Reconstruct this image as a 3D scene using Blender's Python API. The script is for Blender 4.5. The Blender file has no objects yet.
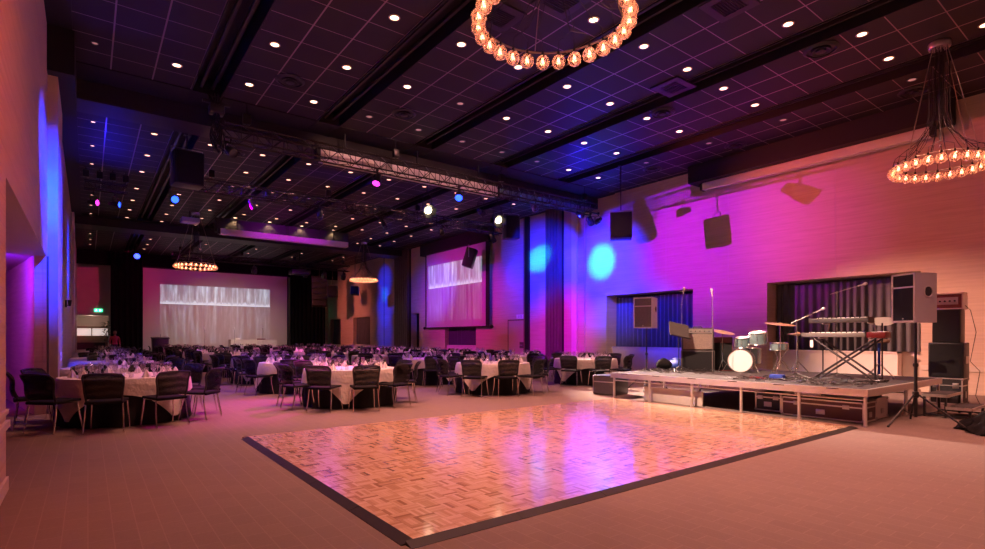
import bpy, bmesh, math, random
from mathutils import Vector, Matrix, Euler
R = random.Random(7)
PI = math.pi
D2R = math.radians
sc = bpy.context.scene
COL = sc.collection

# ------------------------------------------------------------------ materials
def mat_new(name):
    m = bpy.data.materials.new(name)
    m.use_nodes = True
    return m, m.node_tree.nodes, m.node_tree.links

def P(name, col, rough=0.5, metal=0.0, emit=None, es=0.0, noise=0.0, nscale=8.0, spec=None, sheen=0.0):
    m, n, l = mat_new(name)
    b = n['Principled BSDF']
    b.inputs['Base Color'].default_value = (*col, 1)
    b.inputs['Roughness'].default_value = rough
    b.inputs['Metallic'].default_value = metal
    if spec is not None: b.inputs['Specular IOR Level'].default_value = spec
    if sheen: b.inputs['Sheen Weight'].default_value = sheen
    if emit:
        b.inputs['Emission Color'].default_value = (*emit, 1)
        b.inputs['Emission Strength'].default_value = es
    if noise:
        tc = n.new('ShaderNodeTexCoord'); t = n.new('ShaderNodeTexNoise')
        t.inputs['Scale'].default_value = nscale; t.inputs['Detail'].default_value = 4
        l.new(tc.outputs['Object'], t.inputs['Vector'])
        mx = n.new('ShaderNodeMix'); mx.data_type = 'RGBA'
        mx.inputs['A'].default_value = (*[c*(1-noise) for c in col], 1)
        mx.inputs['B'].default_value = (*[min(1, c*(1+noise)) for c in col], 1)
        l.new(t.outputs['Fac'], mx.inputs['Factor']); l.new(mx.outputs['Result'], b.inputs['Base Color'])
    return m

class G:
    """tiny node-graph helper"""
    def __init__(s, name):
        s.m, s.n, s.l = mat_new(name); s.b = s.n['Principled BSDF']
    def v(s, sock, x):
        if isinstance(x, (int, float)): sock.default_value = x
        elif isinstance(x, tuple): sock.default_value = x
        else: s.l.new(x, sock)
    def ma(s, op, a, b=0.0, c=0.0):
        q = s.n.new('ShaderNodeMath'); q.operation = op
        s.v(q.inputs[0], a); s.v(q.inputs[1], b); s.v(q.inputs[2], c)
        return q.outputs[0]
    def obj(s):
        t = s.n.new('ShaderNodeTexCoord'); x = s.n.new('ShaderNodeSeparateXYZ')
        s.l.new(t.outputs['Object'], x.inputs[0]); s.co = t.outputs['Object']
        return x.outputs
    def xyz(s, a, b, c):
        q = s.n.new('ShaderNodeCombineXYZ'); s.v(q.inputs[0], a); s.v(q.inputs[1], b); s.v(q.inputs[2], c)
        return q.outputs[0]
    def noise(s, vec, scale, detail=3.0, rough=0.5):
        q = s.n.new('ShaderNodeTexNoise'); s.l.new(vec, q.inputs['Vector'])
        q.inputs['Scale'].default_value = scale; q.inputs['Detail'].default_value = detail; q.inputs['Roughness'].default_value = rough
        return q.outputs['Fac']
    def white(s, vec):
        q = s.n.new('ShaderNodeTexWhiteNoise'); q.noise_dimensions = '3D'; s.l.new(vec, q.inputs['Vector'])
        return q.outputs['Value']
    def ramp(s, fac, stops):
        q = s.n.new('ShaderNodeValToRGB'); s.l.new(fac, q.inputs[0])
        e = q.color_ramp.elements
        while len(e) < len(stops): e.new(0.5)
        for k, (p, c) in enumerate(stops): e[k].position = p; e[k].color = (*c, 1)
        return q.outputs[0]
    def mix(s, f, a, b):
        q = s.n.new('ShaderNodeMix'); q.data_type = 'RGBA'
        s.v(q.inputs['Factor'], f)
        for k, x in (('A', a), ('B', b)):
            if isinstance(x, tuple): q.inputs[k].default_value = (*x, 1)
            else: s.l.new(x, q.inputs[k])
        return q.outputs['Result']
    def bump(s, h, strength=0.2, dist=0.01):
        q = s.n.new('ShaderNodeBump'); q.inputs['Strength'].default_value = strength; q.inputs['Distance'].default_value = dist
        s.l.new(h, q.inputs['Height']); s.l.new(q.outputs[0], s.b.inputs['Normal'])

M = {}
def carpet():
    g = G('carpet'); x, y, z = g.obj()
    tc = g.xyz(y, x, 0.0)
    br = g.n.new('ShaderNodeTexBrick'); g.l.new(tc, br.inputs['Vector'])
    br.inputs['Scale'].default_value = 1.0
    br.inputs['Brick Width'].default_value = 0.26; br.inputs['Row Height'].default_value = 0.145
    br.inputs['Mortar Size'].default_value = 0.004; br.inputs['Mortar Smooth'].default_value = 0.3
    br.inputs['Color1'].default_value = (.25, .18, .155, 1); br.inputs['Color2'].default_value = (.275, .198, .17, 1)
    br.inputs['Mortar'].default_value = (.34, .25, .215, 1)
    n1 = g.noise(g.co, 1.1, 3); n2 = g.noise(g.co, 160, 2)
    n3 = g.noise(g.co, 45, 3)
    c = g.mix(g.ma('MULTIPLY', g.ma('ADD', n2, g.ma('MULTIPLY', n3, .8)), .42), br.outputs['Color'], (.11, .085, .075))
    c = g.mix(g.ma('MULTIPLY', n1, .35), c, (.2, .16, .14))
    g.l.new(c, g.b.inputs['Base Color']); g.b.inputs['Roughness'].default_value = .92
    g.b.inputs['Specular IOR Level'].default_value = .15
    g.bump(n2, .35, .004)
    return g.m
def parquet():
    g = G('parquet'); x, y, z = g.obj(); S = .15; N = 5.0
    u = g.ma('DIVIDE', x, S); w = g.ma('DIVIDE', y, S)
    cu = g.ma('FLOOR', u); cw = g.ma('FLOOR', w)
    par = g.ma('FLOORED_MODULO', g.ma('ADD', cu, cw), 2.0)
    fu = g.ma('FRACT', u); fw = g.ma('FRACT', w)
    t = g.ma('ADD', g.ma('MULTIPLY', fu, par), g.ma('MULTIPLY', fw, g.ma('SUBTRACT', 1.0, par)))
    fi = g.ma('FLOOR', g.ma('MULTIPLY', t, N))
    ff = g.ma('FRACT', g.ma('MULTIPLY', t, N))
    r = g.white(g.xyz(cu, cw, fi))
    col = g.ramp(r, [(0, (.36, .19, .11)), (.12, (.56, .34, .20)), (.5, (.75, .50, .32)), (.85, (.82, .57, .39)), (1, (.84, .60, .42))])
    wood = g.noise(g.xyz(g.ma('MULTIPLY', x, 9.0), g.ma('MULTIPLY', y, 9.0), fi), 3.0, 4)
    col = g.mix(g.ma('MULTIPLY', wood, .3), col, (.5, .29, .17))
    edge = g.ma('MINIMUM', g.ma('MINIMUM', fu, g.ma('SUBTRACT', 1.0, fu)), g.ma('MINIMUM', fw, g.ma('SUBTRACT', 1.0, fw)))
    e2 = g.ma('MINIMUM', ff, g.ma('SUBTRACT', 1.0, ff))
    seam = g.ma('MAXIMUM', g.ma('LESS_THAN', edge, .018), g.ma('LESS_THAN', e2, .05))
    col = g.mix(g.ma('MULTIPLY', seam, .35), col, (.2, .1, .05))
    g.l.new(col, g.b.inputs['Base Color'])
    rr = g.ma('ADD', g.ma('MULTIPLY', r, .09), .17)
    g.l.new(rr, g.b.inputs['Roughness'])
    g.b.inputs['Specular IOR Level'].default_value = .6; g.b.inputs['Coat Weight'].default_value = .8; g.b.inputs['Coat Roughness'].default_value = .10
    h = g.ma('ADD', g.ma('MULTIPLY', r, .4), g.noise(g.co, 5.0, 2))
    g.bump(h, .05, .008)
    return g.m
def plank_wall(name, c1, c2, c3):
    g = G(name); x, y, z = g.obj()
    row = g.ma('FLOOR', g.ma('DIVIDE', z, .24)); fr = g.ma('FRACT', g.ma('DIVIDE', z, .24))
    gv = g.xyz(g.ma('MULTIPLY', x, .6), g.ma('MULTIPLY', y, .6), g.ma('ADD', g.ma('MULTIPLY', z, 14.0), g.ma('MULTIPLY', row, 3.7)))
    n1 = g.noise(gv, 1.5, 5, .6)
    c = g.ramp(n1, [(.25, c1), (.5, c2), (.8, c3)])
    rv = g.white(g.xyz(row, 1.0, 2.0))
    c = g.mix(g.ma('MULTIPLY', rv, .22), c, c1)
    seam = g.ma('LESS_THAN', fr, .025)
    c = g.mix(g.ma('MULTIPLY', seam, .2), c, tuple(q*.45 for q in c1))
    g.l.new(c, g.b.inputs['Base Color']); g.b.inputs['Roughness'].default_value = .55
    g.b.inputs['Specular IOR Level'].default_value = .3
    g.bump(g.ma('ADD', n1, g.ma('MULTIPLY', seam, -.5)), .12, .005)
    return g.m
def ceiling_tile():
    g = G('ceiling_tile'); x, y, z = g.obj()
    bx = g.ma('FRACT', g.ma('DIVIDE', g.ma('SUBTRACT', x, 2.58-2.95*4), 2.95))      # bay of three tiles and a channel
    t = g.ma('DIVIDE', g.ma('MULTIPLY', bx, 2.95), .7633)
    fx = g.ma('FRACT', g.ma('ADD', t, .5)); dx = g.ma('MULTIPLY', g.ma('ABSOLUTE', g.ma('SUBTRACT', fx, .5)), .7633)
    fy = g.ma('FRACT', g.ma('ADD', g.ma('DIVIDE', y, .7233), .5+.3)); dy = g.ma('MULTIPLY', g.ma('ABSOLUTE', g.ma('SUBTRACT', fy, .5)), .7233)
    ln = g.ma('MAXIMUM', g.ma('LESS_THAN', dx, .014), g.ma('LESS_THAN', dy, .009))
    n1 = g.noise(g.co, 30, 3)
    cell = g.white(g.xyz(g.ma('FLOOR', g.ma('DIVIDE', x, .7633)), g.ma('FLOOR', g.ma('DIVIDE', y, .7233)), 0.0))
    base = g.mix(g.ma('ADD', g.ma('MULTIPLY', n1, .4), g.ma('MULTIPLY', cell, .4)), (.012, .008, .010), (.022, .015, .018))
    c = g.mix(ln, base, (.46, .33, .36))
    g.l.new(c, g.b.inputs['Base Color']); g.l.new(g.ma('SUBTRACT', .6, g.ma('MULTIPLY', ln, .28)), g.b.inputs['Roughness'])
    g.l.new(g.ma('MULTIPLY', ln, .8), g.b.inputs['Metallic'])
    return g.m
def mesh_fabric():
    g = G('black_mesh'); n = g.n
    b = g.b; b.inputs['Base Color'].default_value = (.010, .009, .011, 1); b.inputs['Roughness'].default_value = .5; b.inputs['Specular IOR Level'].default_value = .25
    tr = n.new('ShaderNodeBsdfTransparent'); mx = n.new('ShaderNodeMixShader')
    g.obj(); w = n.new('ShaderNodeTexWave'); w.bands_direction = 'Z'; g.l.new(g.co, w.inputs['Vector']); w.inputs['Scale'].default_value = 3.0; w.inputs['Distortion'].default_value = 6
    f = g.ma('ADD', g.ma('MULTIPLY', w.outputs['Fac'], .15), .14)
    g.l.new(f, mx.inputs[0]); g.l.new(b.outputs[0], mx.inputs[1]); g.l.new(tr.outputs[0], mx.inputs[2])
    g.l.new(mx.outputs[0], n['Material Output'].inputs[0])
    return g.m
def clear(name, tint, k, rough=.05):
    g = G(name); n = g.n; n.remove(g.b)
    tr = n.new('ShaderNodeBsdfTransparent'); tr.inputs[0].default_value = (*tint, 1)
    gl = n.new('ShaderNodeBsdfGlossy'); gl.inputs['Roughness'].default_value = rough
    lw = n.new('ShaderNodeLayerWeight'); lw.inputs[0].default_value = .35
    mx = n.new('ShaderNodeMixShader')
    f = g.ma('ADD', g.ma('MULTIPLY', lw.outputs['Facing'], .65), k)
    g.l.new(f, mx.inputs[0]); g.l.new(tr.outputs[0], mx.inputs[1]); g.l.new(gl.outputs[0], mx.inputs[2])
    g.l.new(mx.outputs[0], n['Material Output'].inputs[0])
    return g.m
def projection(name, base, x_axis, u0, u1, zb, zm, zt, strength):
    """a screen showing black and white tree trunks above their paler reflection; x_axis 0 or 1 is the screen's horizontal axis"""
    g = G(name); o = g.obj(); h = o[x_axis]; z = o[2]
    u = g.ma('DIVIDE', g.ma('SUBTRACT', h, u0), u1-u0)
    inx = g.ma('MULTIPLY', g.ma('GREATER_THAN', u, 0.0), g.ma('LESS_THAN', u, 1.0))
    up = g.ma('MULTIPLY', g.ma('GREATER_THAN', z, zm), g.ma('LESS_THAN', z, zt))
    lo = g.ma('MULTIPLY', g.ma('GREATER_THAN', z, zb), g.ma('LESS_THAN', z, zm))
    tr = g.noise(g.xyz(g.ma('MULTIPLY', u, 26.0), g.ma('MULTIPLY', z, .25), 0.0), 1.0, 3, .6)
    tr2 = g.noise(g.xyz(g.ma('MULTIPLY', u, 60.0), g.ma('MULTIPLY', z, 1.2), 4.0), 1.0, 4, .7)
    t = g.ma('ADD', g.ma('MULTIPLY', tr, .7), g.ma('MULTIPLY', tr2, .3))
    q = g.n.new('ShaderNodeMapRange'); g.l.new(t, q.inputs[0]); q.inputs[1].default_value = .42; q.inputs[2].default_value = .68
    t = g.ma('POWER', q.outputs[0], 1.5)
    gz = g.n.new('ShaderNodeMapRange'); g.l.new(g.ma('ADD', z, g.ma('MULTIPLY', g.ma('SUBTRACT', tr, .5), .8)), gz.inputs[0])
    gz.inputs[1].default_value = zm+.42*(zt-zm)*.6; gz.inputs[2].default_value = zm
    gz.inputs[3].default_value = 0.0; gz.inputs[4].default_value = 1.0
    a = g.ma('MULTIPLY', up, g.ma('MAXIMUM', g.ma('ADD', g.ma('MULTIPLY', t, .9), .16), g.ma('MULTIPLY', gz.outputs[0], .95)))
    fd = g.n.new('ShaderNodeMapRange'); g.l.new(z, fd.inputs[0]); fd.inputs[1].default_value = zb; fd.inputs[2].default_value = zm; fd.inputs[3].default_value = .22; fd.inputs[4].default_value = .42
    b2 = g.ma('MULTIPLY', lo, g.ma('MULTIPLY', t, fd.outputs[0]))
    e = g.ma('MULTIPLY', g.ma('MULTIPLY', g.ma('ADD', a, b2), inx), strength)
    g.b.inputs['Base Color'].default_value = (*base, 1); g.b.inputs['Roughness'].default_value = .8
    g.b.inputs['Emission Color'].default_value = (.72, .86, 1, 1)
    g.l.new(e, g.b.inputs['Emission Strength'])
    return g.m
def grille(name, col, sc_):
    g = G(name); g.obj(); v = g.n.new('ShaderNodeTexVoronoi'); g.l.new(g.co, v.inputs['Vector']); v.inputs['Scale'].default_value = sc_
    c = g.ramp(v.outputs['Distance'], [(.2, tuple(q*.4 for q in col)), (.6, col)])
    g.l.new(c, g.b.inputs['Base Color']); g.b.inputs['Roughness'].default_value = .5; g.b.inputs['Metallic'].default_value = .3
    return g.m

M['carpet'] = carpet(); M['parquet'] = parquet(); M['ceil'] = ceiling_tile()
M['wall'] = plank_wall('wall_planks', (.50, .39, .31), (.58, .46, .37), (.65, .53, .44))
M['wallp'] = P('painted_panel', (.55, .45, .38), .6, noise=.08, nscale=3)
M['white'] = P('white_paint', (.75, .7, .66), .6, noise=.05)
M['dado'] = P('dado', (.55, .48, .42), .6, noise=.1)
M['black'] = P('black_paint', (.007, .006, .007), .6, noise=.2)
M['beam'] = P('beam_paint', (.018, .014, .018), .5, noise=.2)
M['track'] = P('track_metal', (.06, .05, .055), .35, .6)
M['drape'] = P('black_drape', (.005, .0045, .0055), .95, noise=.25, nscale=2, spec=.1)
M['curtain'] = P('velvet_curtain', (.065, .07, .085), .75, noise=.2, nscale=3, sheen=.3)
M['bplastic'] = P('black_plastic', (.02, .019, .021), .4, noise=.2, nscale=20)
M['bfabric'] = P('black_fabric', (.010, .009, .010), .9, noise=.3, nscale=40, spec=.15)
M['mesh'] = mesh_fabric()
M['chrome'] = P('chrome', (.78, .74, .70), .22, 1.0)
M['steel'] = P('steel', (.55, .52, .5), .35, .9, noise=.1)
M['alu'] = P('aluminium', (.72, .68, .64), .38, .75, noise=.08)
M['truss'] = P('black_truss', (.035, .03, .03), .35, .6)
def cloth():
    g = G('white_cloth'); g.obj(); n1 = g.noise(g.co, 3.5, 4); n2 = g.noise(g.co, 14, 3)
    c = g.mix(n1, (.60, .55, .50), (.74, .69, .64)); g.l.new(c, g.b.inputs['Base Color']); g.b.inputs['Roughness'].default_value = .85
    g.bump(g.ma('ADD', n1, g.ma('MULTIPLY', n2, .35)), .6, .05)
    return g.m
M['cloth'] = cloth()
M['skirt'] = P('black_skirt', (.008, .008, .010), .9, noise=.3)
M['napkin'] = P('napkin', (.82, .76, .76), .8, noise=.05)
M['glass'] = clear('wine_glass', (.97, .95, .95), .24)
def globe():
    g = G('globe_glass'); n = g.n; n.remove(g.b); g.obj()
    tr = n.new('ShaderNodeBsdfTransparent'); tr.inputs[0].default_value = (1, .86, .74, 1)
    gl = n.new('ShaderNodeBsdfGlossy'); gl.inputs['Roughness'].default_value = .15
    tl = n.new('ShaderNodeBsdfTranslucent'); tl.inputs[0].default_value = (1, .72, .58, 1)
    lw = n.new('ShaderNodeLayerWeight'); lw.inputs[0].default_value = .35
    v = n.new('ShaderNodeTexVoronoi'); g.l.new(g.co, v.inputs['Vector']); v.inputs['Scale'].default_value = 26
    f = g.ma('ADD', g.ma('MULTIPLY', lw.outputs['Facing'], .45), .08)
    f2 = g.ma('ADD', g.ma('MULTIPLY', g.ma('GREATER_THAN', v.outputs['Distance'], .56), .30), .18)
    mx = n.new('ShaderNodeMixShader'); g.l.new(f, mx.inputs[0]); g.l.new(tr.outputs[0], mx.inputs[1]); g.l.new(gl.outputs[0], mx.inputs[2])
    m2 = n.new('ShaderNodeMixShader'); g.l.new(f2, m2.inputs[0]); g.l.new(mx.outputs[0], m2.inputs[1]); g.l.new(tl.outputs[0], m2.inputs[2])
    g.l.new(m2.outputs[0], n['Material Output'].inputs[0])
    return g.m
M['globe'] = globe()
M['filament'] = P('filament', (1, .7, .4), .5, emit=(1, .40, .22), es=18)
M['cable'] = P('cable_rubber', (.015, .013, .014), .5)
M['wire'] = P('steel_wire', (.45, .36, .30), .35, .8)
M['lamp'] = P('lamp_lens', (1, .9, .8), .4, emit=(1, .56, .33), es=6)
M['lampmid'] = P('lamp_lens_pink', (1, .8, .7), .4, emit=(1, .45, .30), es=3.2)
M['lampdim'] = P('lamp_lens_dim', (.6, .5, .45), .4, emit=(1, .45, .40), es=.30)
M['trimring'] = P('lamp_trim', (.45, .38, .36), .35, .6)
M['trimdark'] = P('lamp_trim_dark', (.06, .05, .055), .35, .6)
M['blueled'] = P('blue_lens', (.1, .2, 1), .4, emit=(.01, .05, 1), es=7)
M['whiteled'] = P('white_lens', (1, .9, .7), .4, emit=(1, .78, .5), es=16)
M['magled'] = P('magenta_lens', (1, .1, .8), .4, emit=(1, .04, .7), es=3)
M['darklens'] = P('dark_lens', (.05, .05, .07), .15)
M['exit'] = P('exit_green', (.05, .5, .3), .5, emit=(.05, 1, .45), es=2.2)
M['exitw'] = P('exit_white', (.8, .95, .9), .5, emit=(.7, 1, .85), es=2.5)
M['frame'] = P('window_frame', (.12, .09, .075), .5, noise=.1)
M['wood'] = P('brown_wood', (.22, .13, .09), .5, noise=.25, nscale=5)
M['litwin'] = P('lit_window', (.9, .85, .8), .5, emit=(1, .82, .78), es=.55)
M['stagetop'] = P('stage_carpet', (.05, .045, .045), .8, noise=.3, nscale=12)
M['rim'] = P('rubber_rim', (.016, .011, .010), .55, noise=.2)
M['greybox'] = P('grey_paint', (.54, .50, .57), .45, noise=.06)
M['grille'] = grille('speaker_grille', (.16, .14, .14), 120)
M['grilleblk'] = grille('black_grille', (.012, .011, .012), 120)
M['grillecloth'] = grille('amp_cloth', (.30, .22, .18), 90)
M['tolex'] = P('amp_tolex', (.045, .036, .034), .6, noise=.2, nscale=40)
M['redtolex'] = P('red_tolex', (.16, .03, .03), .55, noise=.2, nscale=30)
M['red'] = P('red_lacquer', (.16, .012, .014), .35)
M['case'] = P('flight_case', (.12, .05, .045), .5, noise=.15, nscale=8)
M['caseblk'] = P('flight_case_black', (.025, .023, .025), .5, noise=.15, nscale=8)
M['drumhead'] = P('drum_head', (.85, .84, .82), .5, noise=.03)
M['drumshell'] = P('drum_shell', (.30, .45, .46), .2, .4, noise=.2, nscale=3)
M['brass'] = P('cymbal_brass', (.62, .44, .24), .38, .55, noise=.15, nscale=10)
M['keyw'] = P('ivory_keys', (.75, .72, .68), .35)
M['keyb'] = P('keyboard_body', (.09, .08, .078), .4, .3)
M['keyl'] = P('keyboard_shell', (.22, .20, .185), .4, .3)
M['pole'] = P('stand_pole', (.26, .23, .21), .4, .7)
M['blue'] = P('blue_fabric', (.02, .05, .35), .7, noise=.2)
M['pad'] = P('beige_pad', (.55, .48, .42), .6, noise=.1)
M['paper'] = P('paper', (.85, .82, .78), .8)
M['leaf'] = P('plant_leaf', (.03, .07, .03), .5, noise=.3)
M['skin'] = P('skin', (.55, .33, .25), .5)
M['hair'] = P('dark_hair', (.02, .014, .012), .5)
M['shirt'] = P('red_shirt', (.45, .06, .07), .8, noise=.1)
M['trouser'] = P('black_trousers', (.02, .02, .022), .8)
M['screen1'] = projection('stage_screen', (.56, .50, .47), 0, 4.04, 11.4, .9, 3.75, 5.12, .85)
M['screen2'] = projection('side_screen', (.50, .45, .47), 1, 28.6, 23.0, 2.35, 4.35, 5.75, .75)

# ------------------------------------------------------------------ mesh builder
class MB:
    def __init__(s): s.v = []; s.f = []; s.mi = []; s.k = 0; s.sm = []
    def mat(s, k): s.k = k; return s
    def add(s, vs, fs, smooth=False):
        o = len(s.v); s.v += [tuple(v) for v in vs]
        for f in fs:
            s.f.append([i+o for i in f]); s.mi.append(s.k); s.sm.append(smooth)
        return s
    def box(s, c, d, rot=None, bev=0.0, seg=2):
        hx, hy, hz = d[0]/2, d[1]/2, d[2]/2
        if bev > 0:
            bm = bmesh.new(); bmesh.ops.create_cube(bm, size=1)
            for v in bm.verts: v.co = Vector((v.co.x*d[0], v.co.y*d[1], v.co.z*d[2]))
            bmesh.ops.bevel(bm, geom=bm.edges[:], offset=bev, segments=seg, profile=.5, affect='EDGES')
            bm.verts.index_update(); vs = [v.co.copy() for v in bm.verts]; fs = [[v.index for v in f.verts] for f in bm.faces]; bm.free()
        else:
            vs = [Vector((x*hx, y*hy, z*hz)) for x in (-1, 1) for y in (-1, 1) for z in (-1, 1)]
            fs = [(0, 1, 3, 2), (4, 6, 7, 5), (0, 4, 5, 1), (2, 3, 7, 6), (0, 2, 6, 4), (1, 5, 7, 3)]
        if rot is not None:
            m = rot if isinstance(rot, Matrix) else Euler(rot).to_matrix()
            vs = [m @ v for v in vs]
        c = Vector(c)
        return s.add([v+c for v in vs], fs, False)
    def b2(s, x0, x1, y0, y1, z0, z1, bev=0.0):
        return s.box(((x0+x1)/2, (y0+y1)/2, (z0+z1)/2), (x1-x0, y1-y0, z1-z0), None, bev)
    def tube(s, p0, p1, r, n=8, r2=None, cap=True):
        return s.path([p0, p1], [r, r if r2 is None else r2], n, cap)
    def path(s, pts, r, n=8, cap=True):
        pts = [Vector(p) for p in pts]; rs = r if isinstance(r, (list, tuple)) else [r]*len(pts)
        vs = []; prev = None
        for i, p in enumerate(pts):
            t = (pts[min(i+1, len(pts)-1)]-pts[max(i-1, 0)]).normalized()
            a = Vector((0, 0, 1)) if abs(t.z) < .95 else Vector((1, 0, 0))
            if prev is not None: u = (prev-t*prev.dot(t)).normalized()
            else: u = t.cross(a).normalized()
            w = t.cross(u); prev = u
            for k in range(n):
                q = 2*PI*k/n; vs.append(p+(u*math.cos(q)+w*math.sin(q))*rs[i])
        fs = []
        for i in range(len(pts)-1):
            for k in range(n):
                fs.append((i*n+k, i*n+(k+1) % n, (i+1)*n+(k+1) % n, (i+1)*n+k))
        if cap:
            fs.append(tuple(range(n))[::-1]); fs.append(tuple((len(pts)-1)*n+k for k in range(n)))
        return s.add(vs, fs, True)
    def lathe(s, prof, c=(0, 0, 0), n=16, rot=None):
        m = (rot if isinstance(rot, Matrix) else Euler(rot).to_matrix()) if rot is not None else Matrix.Identity(3)
        c = Vector(c); vs = []; L = len(prof)
        for r, z in prof:
            for k in range(n):
                q = 2*PI*k/n; vs.append(m @ Vector((r*math.cos(q), r*math.sin(q), z))+c)
        fs = []
        for i in range(L-1):
            for k in range(n): fs.append((i*n+k, i*n+(k+1) % n, (i+1)*n+(k+1) % n, (i+1)*n+k))
        if prof[0][0] > 1e-6: fs.append(tuple(range(n))[::-1])
        if prof[-1][0] > 1e-6: fs.append(tuple((L-1)*n+k for k in range(n)))
        return s.add(vs, fs, True)
    def sphere(s, c, r, n=12, m=8, sx=1, sy=1, sz=1):
        vs = []; fs = []
        for i in range(m+1):
            a = PI*i/m
            for k in range(n):
                q = 2*PI*k/n; vs.append((c[0]+r*sx*math.sin(a)*math.cos(q), c[1]+r*sy*math.sin(a)*math.sin(q), c[2]+r*sz*math.cos(a)))
        for i in range(m):
            for k in range(n): fs.append((i*n+k, (i+1)*n+k, (i+1)*n+(k+1) % n, i*n+(k+1) % n))
        return s.add(vs, fs, True)
    def torus(s, c, Rr, r, n=32, m=8, rot=None):
        mt = Euler(rot).to_matrix() if rot is not None else Matrix.Identity(3); c = Vector(c); vs = []; fs = []
        for i in range(n):
            a = 2*PI*i/n
            for k in range(m):
                q = 2*PI*k/m; vs.append(mt @ Vector(((Rr+r*math.cos(q))*math.cos(a), (Rr+r*math.cos(q))*math.sin(a), r*math.sin(q)))+c)
        for i in range(n):
            for k in range(m): fs.append((i*m+k, ((i+1) % n)*m+k, ((i+1) % n)*m+(k+1) % m, i*m+(k+1) % m))
        return s.add(vs, fs, True)
    def grid(s, fn, nu, nv, smooth=True):
        vs = [fn(i/nu, j/nv) for j in range(nv+1) for i in range(nu+1)]
        fs = [(j*(nu+1)+i, j*(nu+1)+i+1, (j+1)*(nu+1)+i+1, (j+1)*(nu+1)+i) for j in range(nv) for i in range(nu)]
        return s.add(vs, fs, smooth)
    def sheet(s, fn, nu, nv, t):
        """grid with a small thickness: fn(u,v,side)->point"""
        a = [fn(i/nu, j/nv, 0) for j in range(nv+1) for i in range(nu+1)]
        b = [fn(i/nu, j/nv, t) for j in range(nv+1) for i in range(nu+1)]
        n = len(a); W = nu+1; fs = []
        for j in range(nv):
            for i in range(nu):
                q = (j*W+i, j*W+i+1, (j+1)*W+i+1, (j+1)*W+i); fs.append(q); fs.append(tuple(n+k for k in q[::-1]))
        for i in range(nu):
            fs.append((i+1, i, n+i, n+i+1)); k = nv*W+i; fs.append((k, k+1, n+k+1, n+k))
        for j in range(nv):
            k = j*W; fs.append((k, k+W, n+k+W, n+k)); k = j*W+nu; fs.append((k+W, k, n+k, n+k+W))
        return s.add(a+b, fs, True)
    def mesh(s, name, mats):
        me = bpy.data.meshes.new(name); me.from_pydata(s.v, [], s.f)
        for m in (mats if isinstance(mats, (list, tuple)) else [mats]): me.materials.append(M[m] if isinstance(m, str) else m)
        me.polygons.foreach_set('material_index', s.mi); me.polygons.foreach_set('use_smooth', s.sm)
        me.update(); me.set_sharp_from_angle(angle=.65); return me
    def build(s, name, mats, parent=None, loc=None, rot=None):
        o = bpy.data.objects.new(name, s.mesh(name, mats)); COL.objects.link(o)
        if parent is not None: o.parent = parent
        if loc is not None: o.location = loc
        if rot is not None: o.rotation_euler = rot
        return o
def tag(o, label=None, cat=None, group=None, kind=None):
    if label: o['label'] = label
    if cat: o['category'] = cat
    if group: o['group'] = group
    if kind: o['kind'] = kind
    return o
def empty(name, loc=(0, 0, 0), rz=0.0, label=None, cat=None, group=None):
    o = bpy.data.objects.new(name, None); o.empty_display_size = .1; COL.objects.link(o)
    o.location = loc; o.rotation_euler = (0, 0, rz)
    return tag(o, label, cat, group)
def struct(o): o['kind'] = 'structure'; return o
def copy_tree(o, kids, loc, rz):
    c = o.copy(); COL.objects.link(c); c.location = loc; c.rotation_euler = (0, 0, rz)
    for k, sub in kids:
        d = k.copy(); COL.objects.link(d); d.parent = c
        for e in sub:
            h = e.copy(); COL.objects.link(h); h.parent = d
    return c
def aim(dirv):
    return Vector(dirv).normalized().to_track_quat('Z', 'Y').to_matrix()
def spot(loc, target, power, col, ang=60, blend=.5, size=.05):
    l = bpy.data.lights.new('spot', 'SPOT'); l.energy = power; l.color = col; l.spot_size = D2R(ang); l.spot_blend = blend; l.shadow_soft_size = size
    o = bpy.data.objects.new('spot', l); COL.objects.link(o); o.location = loc
    o.rotation_euler = (Vector(target)-Vector(loc)).to_track_quat('-Z', 'Y').to_euler()
    return o
def point(loc, power, col, size=.1):
    l = bpy.data.lights.new('point', 'POINT'); l.energy = power; l.color = col; l.shadow_soft_size = size
    o = bpy.data.objects.new('point', l); COL.objects.link(o); o.location = loc; return o
ORD = ['zeroth', 'first', 'second', 'third', 'fourth', 'fifth', 'sixth', 'seventh', 'eighth', 'ninth', 'tenth', 'eleventh', 'twelfth', 'thirteenth', 'fourteenth', 'fifteenth', 'sixteenth', 'seventeenth', 'eighteenth', 'nineteenth', 'twentieth']
NUM = ['twelve', 'one', 'two', 'three', 'four', 'five', 'six', 'seven', 'eight', 'nine', 'ten', 'eleven']
CY = (.6046, .7965)
def clock(px, py, cx, cy):
    """clock position round (cx,cy), twelve being the side farthest from the viewer"""
    a = math.atan2(cy, cx); b = math.atan2(py-cy, px-cx)
    h = ((a-b) / (2*PI) * 12) % 12
    return int(round(h)) % 12

# ------------------------------------------------------------------ camera
cam = bpy.data.cameras.new('camera'); co = bpy.data.objects.new('camera', cam); COL.objects.link(co)
cam.sensor_width = 36; cam.lens = 533/985*36; cam.shift_y = (337-274.5)/985
co.location = (0, 0, 1.4); co.rotation_euler = (PI/2, 0, -D2R(37.2)); cam.clip_end = 200; cam.clip_start = .05
sc.camera = co
sc.view_settings.view_transform = 'Standard'; sc.view_settings.look = 'None'; sc.view_settings.gamma = 1; sc.view_settings.exposure = 0.0
w = bpy.data.worlds.new('world'); sc.world = w; w.use_nodes = True
w.node_tree.nodes['Background'].inputs[0].default_value = (.004, .002, .004, 1)
sc.cycles.use_denoising = True

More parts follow.
